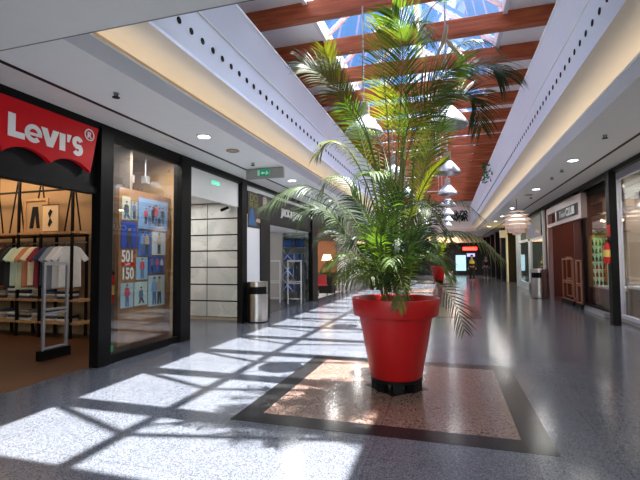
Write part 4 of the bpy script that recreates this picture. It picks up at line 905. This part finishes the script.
FR = [  # points, L, mat, droop, start, pairs, face, lift
    ([(384, 205, 0), (368, 140, -.1), (347, 104, -.25), (324, 76, -.4), (300, 62, -.5)], .40, 'o', .30, .36, 40, (0.3, -.8, .5), .15),
    ([(384, 200, 0), (366, 130, -.05), (348, 98, -.2), (333, 72, -.3), (324, 48, -.35)], .30, 'y', .1, .5, 24, (0.3, -.9, .4), .1),
    ([(396, 200, 0), (399, 130, -.1), (402, 80, -.2), (402, 40, -.25), (392, 10, -.35)], .50, 'g', .22, .22, 54, CAMF, .1),
    ([(392, 200, .05), (388, 130, 0), (385, 90, -.1), (382, 50, -.15), (382, 22, -.2)], .42, 'y', .22, .25, 44, CAMF, .08),
    ([(403, 150, .1), (407, 80, .1), (410, 34, 0), (419, 24, -.1), (428, 42, -.2)], .32, 'p', .5, .45, 30, None, .1),
    ([(400, 160, .1), (410, 80, .2), (428, 14, .2), (448, -2, .2), (470, -6, .1)], .26, 'g', .3, .6, 20, None, .1),
    ([(402, 205, -.1), (405, 140, -.2), (418, 105, -.3), (440, 78, -.4), (463, 64, -.5)], .50, 'g', .35, .25, 44, (-.3, -.9, .3), .05),
    ([(402, 220, -.1), (404, 170, -.2), (416, 130, -.25), (434, 102, -.3), (452, 90, -.3)], .44, 'o', .4, .3, 38, (-.3, -.9, .3), .05),
    ([(412, 160, .2), (435, 100, .3), (462, 74, .4), (486, 64, .4), (505, 76, .4)], .52, 'd', .45, .42, 38, (-.2, -.8, .6), .05),
    ([(412, 165, .3), (440, 120, .5), (460, 96, .6), (474, 98, .6), (482, 128, .6)], .46, 'd', .35, .42, 34, (-.3, -.9, .3), .05),
    ([(412, 150, .3), (432, 85, .5), (455, 48, .6), (480, 40, .6), (500, 50, .6)], .34, 'd', .5, .5, 24, None, .1),
    ([(404, 245, -.1), (415, 208, -.2), (430, 176, -.25), (449, 156, -.3)], .10, 'y', .1, .25, 30, CAMF, .1),
    ([(408, 240, .0), (418, 200, .0), (425, 160, .1), (446, 122, .1)], .38, 'g', .3, .3, 34, (-.4, -.8, .2), .05),
    ([(380, 225, 0), (365, 180, -.1), (348, 150, -.2), (330, 142, -.3), (316, 156, -.4)], .32, 'y', .5, .35, 26, None, .1),
    ([(378, 240, 0), (362, 205, .1), (345, 180, .2), (330, 176, .3), (320, 194, .3)], .36, 'p', .6, .3, 26, None, .0),
    ([(380, 275, -.1), (362, 232, -.3), (338, 203, -.5), (302, 186, -.8), (264, 206, -1.0)], .42, 'p', .5, .35, 40, (0, -.5, 1), .05),
    ([(378, 280, 0), (358, 250, -.1), (338, 222, -.2), (318, 208, -.4), (300, 214, -.5)], .40, 'p', .5, .3, 32, (0, -.6, .8), .05),
    ([(374, 280, 0), (358, 262, -.2), (342, 255, -.35), (326, 268, -.45)], .32, 'g', .5, .2, 26, None, .2),
    ([(376, 282, -.1), (366, 262, -.4), (352, 256, -.6), (338, 280, -.8)], .28, 'o', .5, .2, 24, None, .2),
    ([(372, 285, .1), (352, 250, .1), (335, 232, .1), (318, 240, .1)], .34, 'd', .5, .25, 26, None, .2),
    ([(395, 280, 0), (412, 235, .1), (435, 205, .2), (462, 202, .3), (487, 222, .4)], .22, 'o', .5, .55, 20, None, .0),
    ([(395, 280, -.1), (415, 250, -.1), (445, 232, 0), (475, 236, 0), (502, 258, 0)], .30, 'o', .6, .45, 26, None, .0),
    ([(404, 288, 0), (428, 280, 0), (444, 289, -.05), (457, 308, -.1), (465, 332, -.1)], .26, 'd', .12, .40, 13, (.2, -1, .2), .0),
    ([(392, 285, -.1), (396, 272, -.4), (402, 288, -.58), (398, 308, -.62)], .20, 'o', .25, .35, 14, (0, -1, .2), .1),
    ([(386, 260, 0), (374, 190, .2), (358, 130, .3), (344, 104, .3)], .32, 'g', .3, .4, 28, CAMF, .1),
    ([(400, 260, .1), (416, 200, .3), (430, 150, .3), (440, 100, .3)], .36, 'o', .3, .4, 30, CAMF, .1),
    ([(395, 260, .1), (392, 190, .5), (380, 140, .9), (368, 130, 1.2)], .4, 'y', .4, .35, 26, None, .1),
    ([(398, 260, .1), (402, 200, .4), (420, 150, .8), (438, 140, 1.1)], .4, 'o', .4, .35, 26, None, .1),
    ([(400, 280, 0), (424, 258, -.2), (440, 258, -.3), (452, 280, -.3)], .26, 'g', .5, .3, 22, None, .2),
    ([(392, 270, -.1), (388, 205, -.5), (378, 175, -.8), (368, 172, -1.1)], .34, 'g', .45, .3, 28, None, .1),
    ([(400, 270, -.1), (410, 215, -.5), (420, 200, -.8), (432, 215, -1.0)], .32, 'o', .5, .3, 26, None, .1),
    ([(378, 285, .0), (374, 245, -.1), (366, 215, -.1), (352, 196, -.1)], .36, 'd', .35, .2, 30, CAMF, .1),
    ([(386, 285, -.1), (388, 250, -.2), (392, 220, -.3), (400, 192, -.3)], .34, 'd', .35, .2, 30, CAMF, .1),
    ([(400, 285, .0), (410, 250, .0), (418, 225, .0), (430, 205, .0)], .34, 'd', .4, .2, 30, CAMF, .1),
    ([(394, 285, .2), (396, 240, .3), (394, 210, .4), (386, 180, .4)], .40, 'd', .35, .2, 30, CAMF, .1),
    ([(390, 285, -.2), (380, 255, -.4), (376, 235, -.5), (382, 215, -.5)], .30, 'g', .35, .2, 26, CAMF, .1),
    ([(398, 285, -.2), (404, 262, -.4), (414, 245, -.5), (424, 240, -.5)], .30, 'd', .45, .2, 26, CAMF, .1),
]
for i, (ps, L0, m_, dr, stt, np_, fc, lf) in enumerate(FR):
    frond(main, [L_(*q) for q in ps], L0, m_, dr, stt, np_, fc, lift=lf, seed=i)
rnd = random.Random(11)
for k in range(22):    # bushy young fronds around the base
    a = 2*PI*k/26+rnd.uniform(-.15, .15); r = rnd.uniform(.35, .62); h = rnd.uniform(.35, 1.0); c, s = math.cos(a), math.sin(a); b0_ = .14
    z0 = .97
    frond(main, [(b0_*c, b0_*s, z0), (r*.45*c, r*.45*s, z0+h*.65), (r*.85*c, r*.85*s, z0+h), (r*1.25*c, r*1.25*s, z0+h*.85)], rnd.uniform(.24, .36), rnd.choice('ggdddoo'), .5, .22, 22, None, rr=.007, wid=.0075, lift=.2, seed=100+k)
# dried sheaths high on the right
part(MB().tube(catmull([L_(447, 25, .2), L_(443, 42, .2), L_(436, 58, .2)], 8), [.02, .028, .03, .028, .025, .02, .018, .014, .01], 6), 'dry_sheath', SHE, main)
part(MB().tube(catmull([L_(446, 39, .0), L_(455, 50, .0), L_(463, 58, .0), L_(467, 72, 0)], 8), [.012, .03, .02, .03, .025, .03, .02, .014, .006], 6), 'dry_sheath', SHE, main)
# distant potted palm
far = thing('potted_palm', (CX, 28.3, 0), 'smaller palm in a red pot far down the corridor', 'potted palm')
pot(far)
for k in range(22):
    a = 2*PI*k/22*2.4; r = rnd.uniform(.5, 1.1); h = rnd.uniform(.6, 2.1); c, s = math.cos(a), math.sin(a); z0 = .97
    frond(far, [(.1*c, .1*s, z0), (r*.35*c, r*.35*s, z0+h*.65), (r*.8*c, r*.8*s, z0+h), (r*1.2*c, r*1.2*s, z0+h*.8)], .45, rnd.choice('gyd'), .4, .25, 14, None, wid=.035, seed=300+k)

# ---------------------------------------------------------------- lights
def area(name, loc, size, power, color=(1, 1, 1), rot=(0, 0, 0), sy=None, spread=PI):
    l = bpy.data.lights.new(name, 'AREA'); l.shape = 'RECTANGLE'; l.size = size; l.size_y = sy or size; l.energy = power; l.color = color; l.spread = spread
    o = bpy.data.objects.new(name, l); COL.objects.link(o); o.location = loc; o.rotation_euler = rot; return o
sun = bpy.data.lights.new('sun', 'SUN'); sun.energy = 9.8; sun.angle = math.radians(.6); sun.color = (1, .97, .92)
so = bpy.data.objects.new('sun', sun); COL.objects.link(so); so.rotation_euler = Vector((-.28, -.33, -1)).to_track_quat('-Z', 'Y').to_euler()
# cove tubes
for s in (-1, 1): area('cove_tube', (CX+s*2.80, (YF+YE)/2, 3.62), .1, 9, (1, .86, .68), (PI, 0, 0), YE-YF-.2)
# store lighting and added fills
area('store_lamp', (-8.6, 5.9, 3.45), 2.5, 10, (1, .75, .5), sy=1.5)
area('store_wall_fill', (-9.8, 6.25, 3.42), 4.4, 8, (1, .70, .42), rot=(.75, 0, 0), sy=.15)  # added to brighten the wall behind the rack, no fitting there
area('window_lamp', (-4.95, 5.9, 3.4), .12, 16, (1, .9, .8), sy=1.4)
area('recess_lamp', (-6.4, 8.4, 2.97), 1.2, 14, (1, .98, .94))
area('store_lamp', (-6.6, 12.0, 3.45), 1.5, 25, (.95, .97, 1))
area('cafe_lamp', (-7, 17.6, 3.4), 2, 30, (1, .85, .7))
area('shop_lamp', (5.2, 9.6, 3.45), 1, 38, (1, .93, .85), sy=4)
area('display_lamp', (4.4, 13.2, 3.4), .6, 8, (1, .85, .65))
area('club_lamp', (5.2, 16.8, 3.4), .8, 10, (1, .5, .3))
area('shop_lamp', (4.8, 21.8, 3.4), .8, 30, (1, .92, .8), sy=4)
area('corridor_fill', (CX, 37.5, 3.45), 3, 130, (1, .9, .8), sy=6)  # added fill to brighten the far end of the corridor
area('corridor_fill', (CX, -3.5, 3.45), 3, 170, (.95, .98, 1), sy=4)  # unseen fill added behind the camera, brightens the ceiling off the floor
w = bpy.data.worlds.new('World'); bpy.context.scene.world = w; w.use_nodes = True; nt = w.node_tree; bg = nt.nodes['Background']
# clear blue sky, brighter around the sun
tc = nt.nodes.new('ShaderNodeTexCoord'); dp = nt.nodes.new('ShaderNodeVectorMath'); dp.operation = 'DOT_PRODUCT'; dp.inputs[1].default_value = (.257, .303, .918)
pw = nt.nodes.new('ShaderNodeMath'); pw.operation = 'POWER'; pw.inputs[1].default_value = 18; pw.use_clamp = True
mxx = nt.nodes.new('ShaderNodeMath'); mxx.operation = 'MAXIMUM'; mxx.inputs[1].default_value = 0
sb = nt.nodes.new('ShaderNodeMix'); sb.data_type = 'RGBA'; sb.inputs['A'].default_value = (.040, .105, .24, 1); sb.inputs['B'].default_value = (6.5, 7.2, 8.6, 1)
nt.links.new(tc.outputs['Generated'], dp.inputs[0]); nt.links.new(dp.outputs['Value'], mxx.inputs[0]); nt.links.new(mxx.outputs[0], pw.inputs[0]); nt.links.new(pw.outputs[0], sb.inputs['Factor'])
nt.links.new(sb.outputs['Result'], bg.inputs['Color']); bg.inputs['Strength'].default_value = 1.0

# ---------------------------------------------------------------- camera
cd = bpy.data.cameras.new('camera'); cd.sensor_width = 36; cd.sensor_fit = 'HORIZONTAL'; cd.lens = F/640*36; cd.clip_end = 200
co = bpy.data.objects.new('camera', cd); COL.objects.link(co)
M4 = RM.to_4x4(); M4.translation = EYE; co.matrix_world = M4
sc = bpy.context.scene; sc.camera = co
sc.view_settings.view_transform = 'Standard'; sc.view_settings.look = 'None'; sc.view_settings.gamma = 1; sc.view_settings.exposure = 2.0
sc.view_settings.use_curve_mapping = False
sc.cycles.use_denoising = True; sc.cycles.max_bounces = 12; sc.cycles.diffuse_bounces = 6; sc.cycles.transparent_max_bounces = 16; sc.cycles.sample_clamp_indirect = 10
